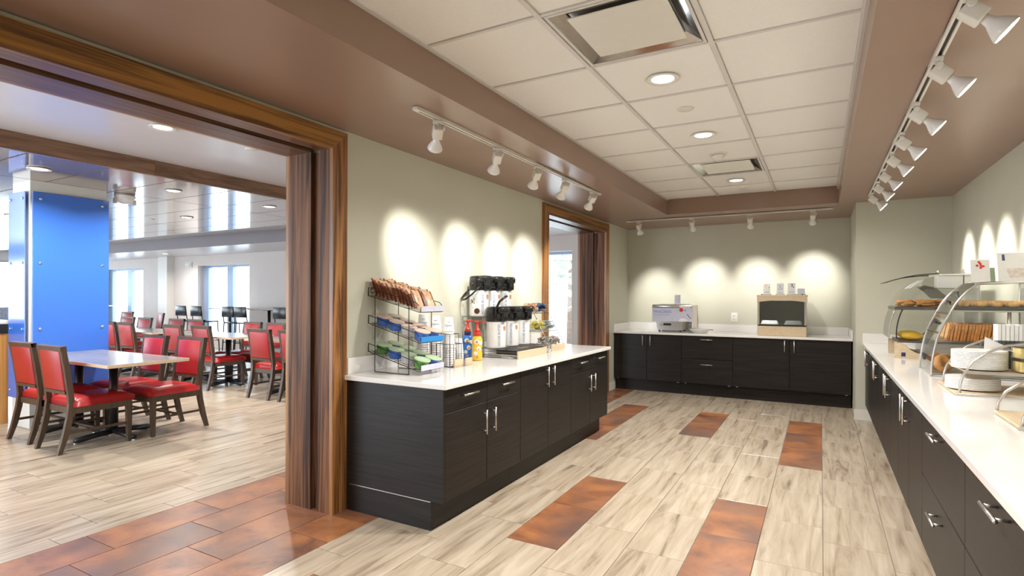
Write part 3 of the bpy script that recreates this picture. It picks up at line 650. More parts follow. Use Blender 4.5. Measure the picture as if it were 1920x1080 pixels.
# bar-height tables and black stools along the window wall
def high_table(x, y, label):
    t = thing('bar_table', label, 'table', (x, y, 0), 0, 'bar-height tables')
    MB().rbox(-0.38, 0.38, -0.30, 0.30, 1.04, 1.065, 0.004, 1, smooth=False).build('tabletop', 'wplast', t)
    MB().lathe([(0.20, 0.0), (0.19, 0.02), (0.04, 0.04)], 20).build('base_plate', 'black', t); MB().lathe([(0.035, 0.03), (0.035, 1.02)], 12).build('pedestal', 'black', t)
    MB().box(-0.2, 0.2, -0.03, 0.03, 1.02, 1.04).build('top_bracket', 'black', t)
for x, l in ((-9.75, 'white bar-height table nearest the portal post'), (-11.15, 'white bar-height table, right end of the window row, by the lone pedestal'), (-12.6, 'white bar-height table in front of the larger window'), (-18.5, 'white bar-height table before the left window')):
    high_table(x, 8.42, l)
def make_stool():
    t = thing('bar_stool', 'x', 'stool', (0, 0, 0), 0, 'black bar stools')
    MB().rbox(-0.20, 0.20, -0.19, 0.20, 0.735, 0.765, 0.01).build('seat', 'bplast', t)
    for s in (-1, 1):
        MB().tube([(s * 0.20, -0.235, 0), (s * 0.195, -0.19, 0.75), (s * 0.195, -0.235, 1.10)], 0.012, 8).build('rear_leg', 'black', t)
        MB().tube([(s * 0.20, 0.22, 0), (s * 0.19, 0.18, 0.745)], 0.012, 8).build('front_leg', 'black', t)
        MB().tube([(s * 0.20, -0.215, 0.30), (s * 0.197, 0.205, 0.30)], 0.009, 6).build('side_rail', 'black', t)
    MB().tube([(-0.197, 0.205, 0.30), (0.197, 0.205, 0.30)], 0.010, 6).build('footrest', 'steel', t)
    MB().rbox(-0.205, 0.205, -0.25, -0.222, 0.88, 1.12, 0.01).build('backrest', 'bplast', t)
    return t
stool = make_stool()
SP = [(-13.5, 'leftmost black bar stool of the row under the window'), (-12.88, 'second black bar stool from the left, under the window'), (-11.68, 'third black bar stool from the left, side by side with the fourth'),
      (-11.24, 'fourth black bar stool from the left, side by side with the third'), (-9.92, 'black bar stool cut off by the timber portal post'), (-18.9, 'black bar stool before the left window beside the blue column')]
for i, (x, l) in enumerate(SP):
    if i == 0: stool.location = (x, 7.98, 0); stool['label'] = l
    else: dup(stool, (x, 7.98 if x > -15 else 8.1, 0), (0, 0, 0), l)
# honey-oak station and booth at the left edge
t = thing('service_station', 'honey oak station with black and white top at the left edge', 'counter', (-7.56, 1.9, 0))
MB().box(-0.60, 0.0, -0.7, 0.62, 0.0, 0.96).build('body', 'orange_wood', t); MB().box(-0.62, 0.015, -0.71, 0.635, 0.96, 1.06).build('black_rail', 'black', t); MB().rbox(-0.63, 0.02, -0.72, 0.64, 1.06, 1.10, 0.004, 1).build('worktop', 'quartz', t)
t = thing('booth_bench', 'blue booth bench with grey woven back below the far left window', 'bench', (-19.9, 5.0, 0))
MB().rbox(-0.35, 0.35, -2.2, 2.6, 0.12, 0.48, 0.04).build('seat', 'bluev', t); MB().rbox(-0.5, -0.3, -2.2, 2.6, 0.12, 1.02, 0.04).build('backrest', 'pattern', t); MB().box(-0.45, 0.25, -2.1, 2.5, 0, 0.12).build('plinth', 'black', t)
# trees and a building outside
def tree(x, y, h, r, label):
    t = thing('tree', label, 'tree', (x, y, -0.06)); MB().lathe([(0.16, 0), (0.10, h * 0.6)], 8).build('trunk', 'bark', t)
    rr = random.Random(int(x * 10)); m = MB()
    for k in range(420):
        a, b, q = rr.uniform(0, 2 * PI), rr.uniform(-1, 1), rr.random() ** 0.4; s = math.sqrt(1 - b * b)
        c = Vector((r * q * s * math.cos(a), r * q * s * math.sin(a), h * 0.62 + r * 1.1 * q * b)); R = Matrix.Translation(c) @ Matrix.Rotation(rr.uniform(0, 6), 4, 'Z') @ Matrix.Rotation(rr.uniform(0, 6), 4, 'X')
        z = rr.uniform(0.10, 0.2); m.add([(-z, 0, 0), (0, -z * .5, 0.03), (z, 0, 0), (0, z * .5, 0.03)], [(0, 1, 2, 3)], mat=R)
    m.build('foliage', 'leaf', t)
tree(-6.6, 15.5, 4.2, 1.6, 'leafy tree outside, seen through the second portal'); tree(-24.5, 14.5, 4.5, 1.8, 'leafy tree outside the left dining room window')
t = thing('building', 'pale building with a flat canopy outside the larger window', 'building', (-30.0, 26, -0.06)); MB().box(-7, 7, 0, 5, 0, 4.5).build('wall', 'stucco', t); MB().box(-3, 3, -1.6, 0, 2.6, 2.9).build('canopy', 'stucco', t)
for x in (-2.7, 2.5): MB().box(x, x + 0.25, -1.5, -1.25, 0, 2.6).build('canopy_post', 'stucco', t)
for x in (-5, 0.5, 4): MB().box(x, x + 1.2, -0.02, 0.05, 0.9, 2.3).build('window', 'frame', t)

# ------------------------------------------------------------------ coffee counter: wire snack rack
RX, RY = -2.60, 2.775          # rear near corner; local x runs out from the wall, y along the counter
rk = thing('wire_snack_rack', 'black wire rack with three sloping trays at the near end of the coffee counter', 'rack', (RX, RY, ZTOP))
def bend(pts): return pts
for y in (0.0, 0.235):
    MB().tube([(0.0, y, 0.003), (0.0, y, 0.51), (0.0, y + (0.02 if y == 0 else -0.02), 0.53)], 0.0028, 6).build('upright', 'wire', rk)
    MB().tube([(0.29, y, 0.003), (0.29, y, 0.455)], 0.0028, 6).build('upright', 'wire', rk)
    MB().tube([(0.0, y, 0.003), (0.29, y, 0.003)], 0.0028, 6).build('foot_wire', 'wire', rk)
    ring = [(-0.02, y + 0.02 * math.cos(a * PI / 6), 0.545 + 0.02 * math.sin(a * PI / 6)) for a in range(12)]
    MB().tube(ring, 0.0025, 5, closed=True).build('ring', 'wire', rk)
TIERS = [(0.405, 0.51, 0.405), (0.21, 0.325, 0.210), (0.022, 0.135, 0.028)]
tiers = []
for k, (_, zb, zf) in enumerate(TIERS):
    x0, x1 = -0.055, 0.375; w_ = 0.235; h_ = 0.055
    P = lambda x, y, z=0.0, zb=zb, zf=zf, x0=x0, x1=x1: (x, y, zb + (zf - zb) * (x - x0) / (x1 - x0) + z)
    tr = obj('tray', None, rk)
    for y in (-0.004, w_ + 0.004):
        MB().tube([P(x0, y, 0), P(x1, y, 0)], 0.0024, 6).build('side_wire', 'wire', tr); MB().tube([P(x0, y, 0), P(x0, y, h_), P(x1 - 0.02, y, h_), P(x1, y, 0.04)], 0.0026, 6).build('side_rail', 'wire', tr)
    for i in range(9):
        y = w_ * i / 8; MB().tube([P(x0, y, h_ if i in (0, 8) else 0.01), P(x0, y, 0), P(x1, y, 0), P(x1 + 0.012, y, 0.004), P(x1 + 0.012, y, 0.035)], 0.0018, 5).build('tray_wire', 'wire', tr)
    for x in (x0, 0.05, 0.16, 0.27, x1): MB().tube([P(x, -0.004, -0.002), P(x, w_ + 0.004, -0.002)], 0.0018, 5).build('cross_wire', 'wire', tr)
    MB().tube([P(x1 + 0.012, 0, 0.035), P(x1 + 0.012, w_, 0.035)], 0.0024, 6).build('front_rail', 'wire', tr)
    MB().rbox(0, 0.003, -0.002, w_ + 0.004, 0, 0.036, 0.001, 1, smooth=False, mat=Matrix.Translation(P(x1 + 0.0155, 0, 0.006))).build('label_strip', ['lilac', 'sky', 'lilac'][k], tr)
    tiers.append(P)
slope = [math.atan2(zb - zf, 0.43) for _, zb, zf in TIERS]
# snack packets standing in the top tray, two columns
pk = MB(); N = 6
vs = []; fs = []
for s in (-1, 1):
    for j in range(N + 1):
        for i in range(N + 1):
            y = -0.052 + 0.104 * i / N; z = 0.002 + 0.128 * j / N; e = math.sin(PI * i / N) * math.sin(PI * j / N); vs.append((s * 0.010 * e ** 0.5, y, z))
off = (N + 1) ** 2
for s in (0, 1):
    for j in range(N):
        for i in range(N): k = s * off + j * (N + 1) + i; f = (k, k + 1, k + N + 2, k + N + 1); fs.append(f if s else f[::-1])
pk.add(vs, fs, 0, True); nf = len(fs) // 2
for i in range(len(fs)):
    ii = (i % nf) % N
    if i < nf or ii in (0, N - 1): pk.mi[i] = 1
pkm = pk.mesh('snack_packet', ['packet_front', 'packet_dark'])
for c in range(2):
    for i in range(11):
        x = -0.02 + 0.034 * i; p = tiers[0](x, 0.06 + 0.115 * c, 0.006); lean = -0.42 + random.uniform(-0.08, 0.08)
        o = obj('snack_packet', pkm, None, (RX + p[0] + 0.02, RY + p[1], ZTOP + p[2]), (0, lean, random.uniform(-0.1, 0.1)))
        tag(o, 'snack packet, %s from the back, %s file of the top tray' % (ORD[i], 'near' if c == 0 else 'far'), 'snack packet', 'snack packets in the wire rack')
def cup_mesh(side, lid):
    t = MB().lathe([(0.036, 0), (0.040, 0.004), (0.050, 0.055), (0.0515, 0.058)], 18).mesh('cup', side); l = MB().lathe([(0.0545, 0.058), (0.056, 0.0605), (0.054, 0.063), (0.03, 0.0635), (0.0, 0.0632)], 18).mesh('lid', lid); return t, l
KINDS = {'blue': cup_mesh('cup_blue', 'peach'), 'white': cup_mesh('cup_white', 'peach'), 'gblue': cup_mesh('cup_blue', 'green'), 'ggreen': cup_mesh('cup_green', 'green'), 'gwhite': cup_mesh('cup_white', 'green')}
def cereal(k, col, row, kind):
    P = tiers[k]; x = 0.012 + 0.108 * row; p = P(x, 0.06 + 0.115 * col, 0.004)
    lidn = 'peach' if k == 1 else 'green'; bodyn = {'blue': 'blue', 'white': 'pale', 'gblue': 'blue', 'ggreen': 'green', 'gwhite': 'pale'}[kind]
    t = thing('cereal_cup', '%s cereal cup, %s lid, %s from back, %s file of %s tray' % (bodyn, lidn, ORD[row], 'near' if col == 0 else 'far', 'middle' if k == 1 else 'bottom'), 'cereal cup', (RX + p[0], RY + p[1], ZTOP + p[2]), 0, 'cereal cups in the wire rack')
    t.rotation_euler = (0, slope[k] + random.uniform(-0.03, 0.05), 0)
    obj('cup', KINDS[kind][0], t); obj('lid', KINDS[kind][1], t)
for row in range(4):
    for col in range(2):
        cereal(1, col, row, ['blue', 'blue', 'white', 'blue'][row] if col == 0 else ['white', 'blue', 'white', 'blue'][row])
        cereal(2, col, row, ['ggreen', 'gblue', 'gwhite', 'ggreen'][row] if col == 0 else ['gblue', 'gwhite', 'gblue', 'gblue'][row])

# paper cups, holder, wood-fronted lid boxes
hd = thing('cup_holder', 'wire cup holder with wooden fronts beside the snack rack', 'cup holder', (-2.44, 3.27, ZTOP))
def wire_box(x0, x1, y0, y1, h, par, n=5):
    for z in (0.004, h): MB().tube([(x0, y0, z), (x1, y0, z), (x1, y1, z), (x0, y1, z)], 0.002, 5, closed=True).build('rim_wire', 'wire', par)
    for a, b in ((x0, y0), (x1, y0), (x1, y1), (x0, y1)): MB().tube([(a, b, 0.004), (a, b, h)], 0.002, 5).build('corner_wire', 'wire', par)
    for i in range(1, n): MB().tube([(x0 + (x1 - x0) * i / n, y0, 0.004), (x0 + (x1 - x0) * i / n, y0, h)], 0.0014, 5).build('side_wire', 'wire', par)
wire_box(-0.14, 0.14, -0.06, 0.05, 0.235, hd, 7); wire_box(0.02, 0.17, -0.055, 0.045, 0.165, hd); wire_box(0.02, 0.18, 0.06, 0.145, 0.165, hd)
MB().rbox(0.172, 0.186, -0.062, 0.048, 0.0, 0.058, 0.002, 1).build('wooden_front', 'maple', hd); MB().rbox(0.186, 0.20, 0.060, 0.142, 0.0, 0.058, 0.002, 1).build('wooden_front', 'maple', hd)
cupm = MB().lathe([(0.033, 0.108), (0.0335, 0.1065), (0.044, 0.005), (0.0465, 0.003), (0.0465, 0.0), (0.0435, 0.0)], 20).mesh('cup_body', 'paper')
def cup_stack(x, y, n, nm, print_=True):
    for i in range(n):
        last = i == n - 1
        if last and print_:
            t = thing('paper_cup', 'white paper cup with blue lettering topping the %s' % nm, 'cup', (x, y, ZTOP + 0.004 + 0.0165 * i), 0, 'paper cups on the coffee counter'); obj('cup_body', cupm, t)
            for j, (s_, sz, zz) in enumerate((('Express', 0.020, 0.048), ('Coffee', 0.010, 0.074))):
                az = -0.95; r_ = 0.0435 if j == 0 else 0.0405
                text('lettering', s_, sz, 'txtblue' if j == 0 else 'brown', t, frame((r_ * math.cos(az), r_ * math.sin(az), zz), (-math.sin(az), math.cos(az), 0), (0, 0, 1)))
        else:
            tag(obj('paper_cup', cupm, None, (x, y, ZTOP + 0.004 + 0.0165 * i)), 'white paper cup, %s from bottom of the %s' % (ORD[i], nm), 'cup', 'paper cups on the coffee counter')
cup_stack(-2.55, 3.228, 17, 'cup stack nearest the snack rack'); cup_stack(-2.55, 3.375, 16, 'middle cup stack by the wall'); cup_stack(-2.53, 3.515, 15, 'cup stack nearest the bottles')
cup_stack(-2.345, 3.262, 9, 'front cup stack', False)
cup_stack(-2.345, 3.372, 6, 'low cup stack beside the bottles', False)

# pump bottles
def pump_bottle(x, y, body, cap, label, az):
    t = thing('pump_bottle', label, 'bottle', (x, y, ZTOP), az, 'creamer pump bottles')
    MB().lathe([(0.030, 0), (0.040, 0.006), (0.041, 0.05), (0.037, 0.085), (0.040, 0.125), (0.043, 0.16), (0.034, 0.185), (0.026, 0.195)], 20).build('bottle_body', body, t)
    MB().lathe([(0.028, 0.19), (0.028, 0.222), (0.024, 0.226)], 18).build('collar', cap, t)
    p = MB().lathe([(0.026, 0.224), (0.022, 0.245), (0.011, 0.258), (0.009, 0.30), (0.0, 0.30)], 14).build('pump', 'redp', t)
    MB().lathe([(0.0, 0.297), (0.014, 0.297), (0.015, 0.312), (0.0, 0.316)], 14).tube([(0.0, 0, 0.306), (0.055, 0, 0.306), (0.07, 0, 0.296)], 0.006, 8).build('nozzle', 'redp', p)
    m = MB()
    for a, z, r in ((-1.1, 0.15, 0.020), (-0.7, 0.095, 0.018), (-1.3, 0.06, 0.015), (-0.3, 0.14, 0.016)):
        q = frame((0.0415 * math.cos(a - az), 0.0415 * math.sin(a - az), z), (-math.sin(a - az), math.cos(a - az), 0), (0, 0, 1)); m.lathe([(r, -0.004), (r, 0.0012)], 14, mat=q)
    m.build('label_print', 'wplast', t)
    m = MB()
    for a, z, r in ((-1.08, 0.148, 0.010), (-0.72, 0.09, 0.008), (-1.0, 0.03, 0.011)):
        q = frame((0.042 * math.cos(a - az), 0.042 * math.sin(a - az), z), (-math.sin(a - az), math.cos(a - az), 0), (0, 0, 1)); m.lathe([(r, -0.003), (r, 0.0016)], 12, mat=q)
    m.build('fruit_print', 'tan', t)
pump_bottle(-2.50, 3.735, 'bluep', 'navy', 'blue pump bottle with red pump beside the yellow one', 0.3)
pump_bottle(-2.375, 3.685, 'yellowp', 'redp', 'yellow pump bottle with red pump in front of the coffee rack', 0.5)

# airpot rack and airpots
ar = thing('airpot_rack', 'two-level wire coffee rack with black drip tray and wooden front', 'rack', (-2.40, 4.17, ZTOP))
MB().rbox(0.262, 0.276, -0.262, 0.27, 0.0, 0.062, 0.002, 1, smooth=False).build('wooden_front', 'maple', ar)
MB().rbox(0.06, 0.258, -0.25, 0.26, 0.03, 0.068, 0.004, 1, smooth=False).build('drip_tray', 'black', ar)
m = MB()
for i in range(11): y = -0.25 + 0.051 * i; m.tube([(0.262, y, 0.06), (0.262, y, 0.085), (0.24, y, 0.085), (0.05, y, 0.072)], 0.0022, 5)
m.tube([(0.262, -0.25, 0.085), (0.262, 0.26, 0.085)], 0.003, 6); m.build('tray_grille', 'dsteel', ar)
for z, x0, x1, nm in ((0.072, -0.10, 0.13, 'lower_shelf'), (0.335, -0.26, -0.05, 'upper_shelf')):
    m = MB(); m.tube([(x0, -0.27, z), (x1, -0.27, z), (x1, 0.36, z), (x0, 0.36, z)], 0.0035, 6, closed=True)
    for i in range(10): y = -0.27 + 0.07 * i; m.tube([(x0, y, z), (x1, y, z)], 0.0022, 5)
    m.build(nm, 'dsteel', ar)
for x, y in ((-0.26, -0.27), (-0.26, 0.36), (-0.05, -0.27), (-0.05, 0.36)): MB().tube([(x, y, 0.002), (x, y, 0.335)], 0.004, 6).build('post', 'dsteel', ar)
for y in (-0.27, 0.36): MB().tube([(-0.26, y, 0.004), (0.25, y, 0.004)], 0.0035, 6).build('foot_rail', 'dsteel', ar)
for y in (-0.262, 0.268): MB().tube([(-0.10, y, 0.05), (0.262, y, 0.05), (0.262, y, 0.02), (-0.10, y, 0.02)], 0.0025, 5, closed=True).build('tray_side', 'dsteel', ar)
pot_body = MB().lathe([(0.074, 0.0), (0.081, 0.004), (0.082, 0.012), (0.082, 0.215), (0.080, 0.22)], 28).mesh('pot_body', 'wplast')
prof = [(0.083, 0.22), (0.086, 0.225), (0.086, 0.25), (0.084, 0.30), (0.082, 0.325)]
ptm = MB().lathe(prof, 28); vs = []
ptm.rbox(-0.074, 0.118, -0.055, 0.055, 0.285, 0.345, 0.02, 3); ptm.lathe([(0.082, 0.325), (0.074, 0.338), (0.05, 0.345), (0, 0.346)], 28); ptm.rbox(0.075, 0.118, -0.03, 0.03, 0.225, 0.31, 0.012, 2)
pot_top = ptm.mesh('pump_top', 'bplast')
pot_bail = MB().tube([(-0.005, -0.088, 0.27), (-0.05, -0.094, 0.235), (-0.10, -0.088, 0.185), (-0.145, -0.05, 0.145), (-0.155, 0, 0.138), (-0.145, 0.05, 0.145), (-0.10, 0.088, 0.185), (-0.05, 0.094, 0.235), (-0.005, 0.088, 0.27)], 0.008, 8).mesh('bail_handle', 'bplast')
pot_bail_up = MB().tube([(0.0, -0.088, 0.27), (0.0, -0.094, 0.33), (0.03, -0.085, 0.39), (0.075, -0.05, 0.425), (0.09, 0, 0.432), (0.075, 0.05, 0.425), (0.03, 0.085, 0.39), (0.0, 0.094, 0.33), (0.0, 0.088, 0.27)], 0.009, 8).mesh('bail_handle', 'bplast')
pot_lug = MB().lathe([(0.016, -0.095), (0.016, 0.095)], 12, mat=Matrix.Translation((0, 0, 0.27)) @ Matrix.Rotation(PI / 2, 4, 'X')).mesh('handle_pivot', 'bplast')
def airpot(x, y, z, label, words, az=-0.72, bail=0, beans=False, cup=True):
    t = thing('airpot', label, 'coffee airpot', (x, y, z), 0, 'white coffee airpots')
    obj('pot_body', pot_body, t); obj('pump_top', pot_top, t, None, (0, 0, -0.25)); obj('bail_handle', pot_bail_up if bail else pot_bail, t, None, (0, 0, 0.5 if bail else (0.0 if z < 1.1 else 0.95))); obj('handle_pivot', pot_lug, t, None, (0, 0, -0.25))
    R_ = 0.0826
    def at(a, zz): return frame((R_ * math.cos(a), R_ * math.sin(a), zz), (-math.sin(a), math.cos(a), 0), (0, 0, 1))
    if words: text('lettering', words, 0.030 if len(words) < 12 else 0.026, 'txtgrey', t, at(az, 0.108) @ Matrix.Rotation(PI / 2, 4, 'Z'), sx=0.92)
    if cup:
        m = MB().prism([(-0.014, 0.012), (0.002, 0.022), (0.016, 0.012), (0.014, -0.016), (-0.006, -0.022)], 'z', 0, 0.001, mat=at(az + 0.62, 0.165)); m.build('cup_print', 'tan', t)
    if beans:
        rr = random.Random(3); m = MB()
        for k in range(46):
            a = -1.62 + rr.gauss(0, 0.22); zz = 0.145 + rr.gauss(0, 0.032); m.lathe([(0.0042, 0), (0.0042, 0.0008)], 7, mat=at(a, min(0.205, zz)) @ Matrix.Rotation(rr.uniform(0, 3), 4, 'Z') @ Matrix.Diagonal((1.0, 0.6, 1, 1)))
        m.build('bean_print', 'brown', t)
        MB().lathe([(0.024, -0.001), (0.024, 0.0012)], 18, mat=at(-1.22, 0.045)).build('coffee_print', 'brown', t)
ZU, ZLo = ZTOP + 0.338, ZTOP + 0.076
airpot(-2.55, 3.985, ZU, 'white airpot on the upper shelf with coffee bean print, nearest us', 'HOUSE BLEND', -0.62, 0, True)
airpot(-2.55, 4.185, ZU, 'white airpot on the upper shelf, middle of the row', 'HOUSE BLEND', -0.7)
airpot(-2.55, 4.39, ZU, 'white airpot on the upper shelf, farthest of the row', 'HOUSE BLEND')
airpot(-2.385, 3.995, ZLo, 'white airpot reading HOUSE BLEND on the lower level, nearest us, handle raised', 'HOUSE BLEND', -0.72, 1)
airpot(-2.385, 4.22, ZLo, 'white airpot reading DECAFFEINATED in the middle of the lower level', 'DECAFFEINATED', -0.85)
airpot(-2.385, 4.425, ZLo, 'white airpot reading HOUSE BLEND at the far end of the lower level', 'HOUSE BLEND', -0.68, 0, False, False)

# condiment rack
cr = thing('condiment_rack', 'three-level wire condiment rack with wooden front at the far end of the coffee counter', 'rack', (-2.42, 4.80, ZTOP))
MB().rbox(0.232, 0.246, -0.15, 0.16, 0.0, 0.058, 0.002, 1, smooth=False).build('wooden_front', 'maple', cr)
lev = [(0.02, 0.02, 0.22), (0.175, -0.06, 0.15), (0.345, -0.14, 0.07)]
for y in (-0.155, 0.165):
    MB().tube([(0.225, y, 0.003), (0.215, y, 0.08), (0.15, y, 0.18), (0.10, y, 0.28), (0.06, y, 0.345), (-0.14, y, 0.345), (-0.14, y, 0.003), (0.225, y, 0.003)], 0.004, 8).build('side_frame', 'chrome', cr)
for z, x0, x1 in lev:
    m = MB(); m.tube([(x0, -0.155, z), (x1, -0.155, z), (x1, 0.165, z), (x0, 0.165, z)], 0.003, 6, closed=True)
    for i in range(6): m.tube([(x0, -0.155 + .064 * i, z), (x1, -0.155 + .064 * i, z)], 0.002, 5)
    m.build('shelf', 'chrome', cr)
bowl = MB().lathe([(0.045, 0.0), (0.05, 0.002), (0.084, 0.042), (0.086, 0.044), (0.083, 0.043), (0.048, 0.005), (0, 0.005)], 24).mesh('bowl', 'acrylic')
for k, (z, x0, x1) in enumerate(lev):
    for j, y in enumerate((-0.078, 0.094)):
        cx, cy = -2.42 + (x0 + x1) / 2 + 0.02, 4.80 + y; lv = ('bottom', 'middle', 'top')[k]; nf = ('nearer', 'farther')[j]
        tag(obj('condiment_bowl', bowl, None, (cx, cy, ZTOP + z + 0.003)), 'clear bowl on the %s level of the condiment rack, the %s one' % (lv, nf), 'bowl', 'clear condiment bowls')
        mats = [['foil', 'creamer'], ['teaYellow', 'teaGrey'], ['packet_front', 'teaDark']][k][j]; rr = random.Random(k * 10 + j); m = MB()
        for i in range(46):
            a = rr.uniform(0, 2 * PI); h_ = rr.random(); q = (0.052 + 0.02 * min(h_ * 2, 1) - 0.045 * max(0, h_ - .5)) * math.sqrt(rr.random())
            Rm = Matrix.Translation((q * math.cos(a), q * math.sin(a), 0.024 + 0.062 * h_)) @ Matrix.Rotation(rr.uniform(0, 6), 4, 'Z') @ Matrix.Rotation(rr.uniform(-0.9, 0.9), 4, 'X')
            if k == 0: m.lathe([(0.010, 0), (0.014, 0.016), (0.016, 0.017), (0, 0.0175)], 10, mat=Rm)
            else: m.box(-0.024, 0.024, -0.017, 0.017, -0.0025, 0.0025, 1 if (k == 2 and j == 1 and i % 4 == 0) else 0, mat=Rm)
        o = m.build('sachet_heap' if k else 'creamer_heap', [mats, 'bluep'], None, (cx, cy, ZTOP + z + 0.003)); o['kind'] = 'stuff'
        word = {'foil': 'silver creamer cups', 'creamer': 'cream-coloured creamer cups', 'teaYellow': 'yellow sachets', 'teaGrey': 'grey sachets', 'packet_front': 'orange sachets', 'teaDark': 'dark and blue sachets'}[mats]
        tag(o, '%s heaped in the %s bowl on the %s level of the condiment rack' % (word, nf, lv), 'creamers' if k == 0 else 'sachets')

# ------------------------------------------------------------------ back counter
t = thing('pancake_machine', 'steel pancake machine with a blue-lettered PANCAKES front panel on the back counter', 'pancake machine', (-1.885, 8.12, ZTOP))
MB().prism([(-0.215, 0.02), (0.14, 0.02), (0.15, 0.15), (-0.235, 0.15)], 'y', 0.03, 0.36).build('base_housing', 'steel', t)
MB().rbox(-0.27, 0.275, 0.02, 0.36, 0.15, 0.375, 0.01).build('body', 'steel', t)
fp = MB().rbox(-0.283, 0.285, 0.0, 0.018, 0.15, 0.345, 0.003, 1, smooth=False).build('front_panel', 'lilac', t)
text('lettering', 'PANCAKES', 0.056, 'txtblue', fp, frame((-0.135, -0.0005, 0.288), (1, 0, 0), (0, 0, 1)), sx=0.94)
text('lettering', 'IN A MINUTE FLAT', 0.027, 'txtgrey', fp, frame((-0.145, -0.0005, 0.245), (1, 0, 0), (0, 0, 1)))
FRp = lambda x, z: frame((x, -0.0003, z), (1, 0, 0), (0, 0, 1))
MB().lathe([(0.028, 0), (0.028, 0.0008)], 18, mat=FRp(0.135, 0.318)).build('fruit_print', 'redp', fp)
m = MB()
for x, z in ((0.19, 0.312), (0.225, 0.25), (0.24, 0.225), (0.262, 0.205)): m.lathe([(0.009, 0), (0.009, 0.0008)], 10, mat=FRp(x, z))
m.build('berry_print', 'brown', fp)
MB().prism([(0.16 + 0.06 * math.cos(a * PI / 10), 0.155 + 0.045 * math.sin(a * PI / 10)) for a in range(11)], 'y', -0.0008, 0).build('plate_print', 'paper', fp)
MB().rbox(-0.283, 0.285, -0.004, 0.03, 0.345, 0.392, 0.004, 1).build('steel_hood', 'steel', t); MB().box(0.11, 0.265, -0.006, -0.003, 0.355, 0.383).build('name_plate', 'paper', t)
MB().rbox(-0.20, 0.20, 0.06, 0.30, 0.392, 0.402, 0.003, 1).build('lid', 'white', t); MB().box(0.277, 0.297, 0.03, 0.34, 0.06, 0.385).build('side_panel', 'white', t); MB().box(0.297, 0.300, 0.32, 0.34, 0.06, 0.385).build('side_stripe', 'redp', t)
MB().lathe([(0.02, 0), (0.02, 0.012), (0.014, 0.016)], 16, mat=frame((-0.165, 0.03, 0.105), (1, 0, 0), (0, 0, 1))).build('dial', 'edge', t)
MB().box(-0.125, -0.015, 0.022, 0.031, 0.09, 0.122).build('display', 'black', t)
for x in (-0.19, 0.11):
    for y in (0.06, 0.33): MB().lathe([(0.014, 0), (0.014, 0.022)], 10, c=(x, y, 0)).build('foot', 'black', t)
t = thing('instruction_card', 'small lilac instruction card standing on the pancake machine', 'card', (-1.838, 8.27, ZTOP + 0.402)); MB().box(-0.042, 0.042, -0.001, 0.001, 0, 0.135, mat=Matrix.Rotation(-0.12, 4, 'X')).build('card_face', 'lilac', t); MB().box(-0.03, 0.03, 0, 0.05, 0, 0.003).build('card_foot', 'lilac', t)
t = thing('white_dish', 'shallow white dish beside the pancake machine', 'dish', (-1.50, 8.12, ZTOP)); MB().lathe([(0.085, 0), (0.10, 0.006), (0.132, 0.048), (0.137, 0.052), (0.133, 0.054), (0.09, 0.012), (0, 0.011)], 28).build('bowl', 'wplast', t); MB().rbox(0.132, 0.19, -0.012, 0.012, 0.042, 0.050, 0.003).build('handle', 'black', t)
t = thing('warming_case', 'counter-top food warmer with dark glass front and maple base on the back counter', 'food warmer', (-0.447, 8.0, ZTOP))
MB().rbox(-0.29, 0.29, 0.0, 0.42, 0.0, 0.128, 0.003, 1, smooth=False).build('wooden_base', 'maple', t)
MB().rbox(-0.285, 0.288, -0.006, 0.41, 0.128, 0.143, 0.003, 1, smooth=False).build('black_ledge', 'black', t)
for s in (-1, 1): MB().box(s * 0.276 - 0.012, s * 0.276 + 0.012, 0.03, 0.40, 0.143, 0.46).build('side_wall', 'steel', t)
MB().box(-0.265, 0.265, 0.385, 0.40, 0.143, 0.46).build('back_wall', 'teal_reflection', t); MB().box(-0.264, 0.264, 0.028, 0.033, 0.143, 0.46).build('glass_front', 'smoke', t)  # back wall coloured dark teal to imitate the room's reflection in the glass
arc = [(-0.292, 0.525), (-0.292, 0.448)] + [(-0.26 + 0.52 * i / 10, 0.446 + 0.022 * math.sin(PI * i / 10)) for i in range(11)] + [(0.292, 0.448), (0.292, 0.525)]
MB().prism(arc, 'y', 0.0, 0.41).build('hood', 'maple', t); MB().rbox(-0.30, 0.30, -0.006, 0.42, 0.525, 0.536, 0.003, 1).build('hood_top', 'white', t)
for x in (-0.24, 0.24): MB().lathe([(0.008, 0), (0.008, 0.012)], 8, c=(x, 0.05, 0.536)).build('knob', 'black', t)
for i, x in enumerate((-0.145, 0.135)):
    q = thing('foil_tray', '%s foil food tray inside the warming case' % ('left' if i == 0 else 'right'), 'food tray', (-0.447 + x, 8.13, ZTOP + 0.144), 0, 'foil trays in the warmer')
    MB().add([(-0.11, -0.07, 0), (0.11, -0.07, 0), (0.11, 0.07, 0), (-0.11, 0.07, 0), (-0.085, -0.05, 0.055), (0.085, -0.05, 0.055), (0.085, 0.05, 0.055), (-0.085, 0.05, 0.055)], [(0, 1, 5, 4), (1, 2, 6, 5), (2, 3, 7, 6), (3, 0, 4, 7), (4, 5, 6, 7), (3, 2, 1, 0)]).build('foil_cover', 'foil', q)
    MB().rbox(-0.115, 0.115, -0.075, 0.075, -0.001, 0.006, 0.002, 1).build('tray_rim', 'foil', q)
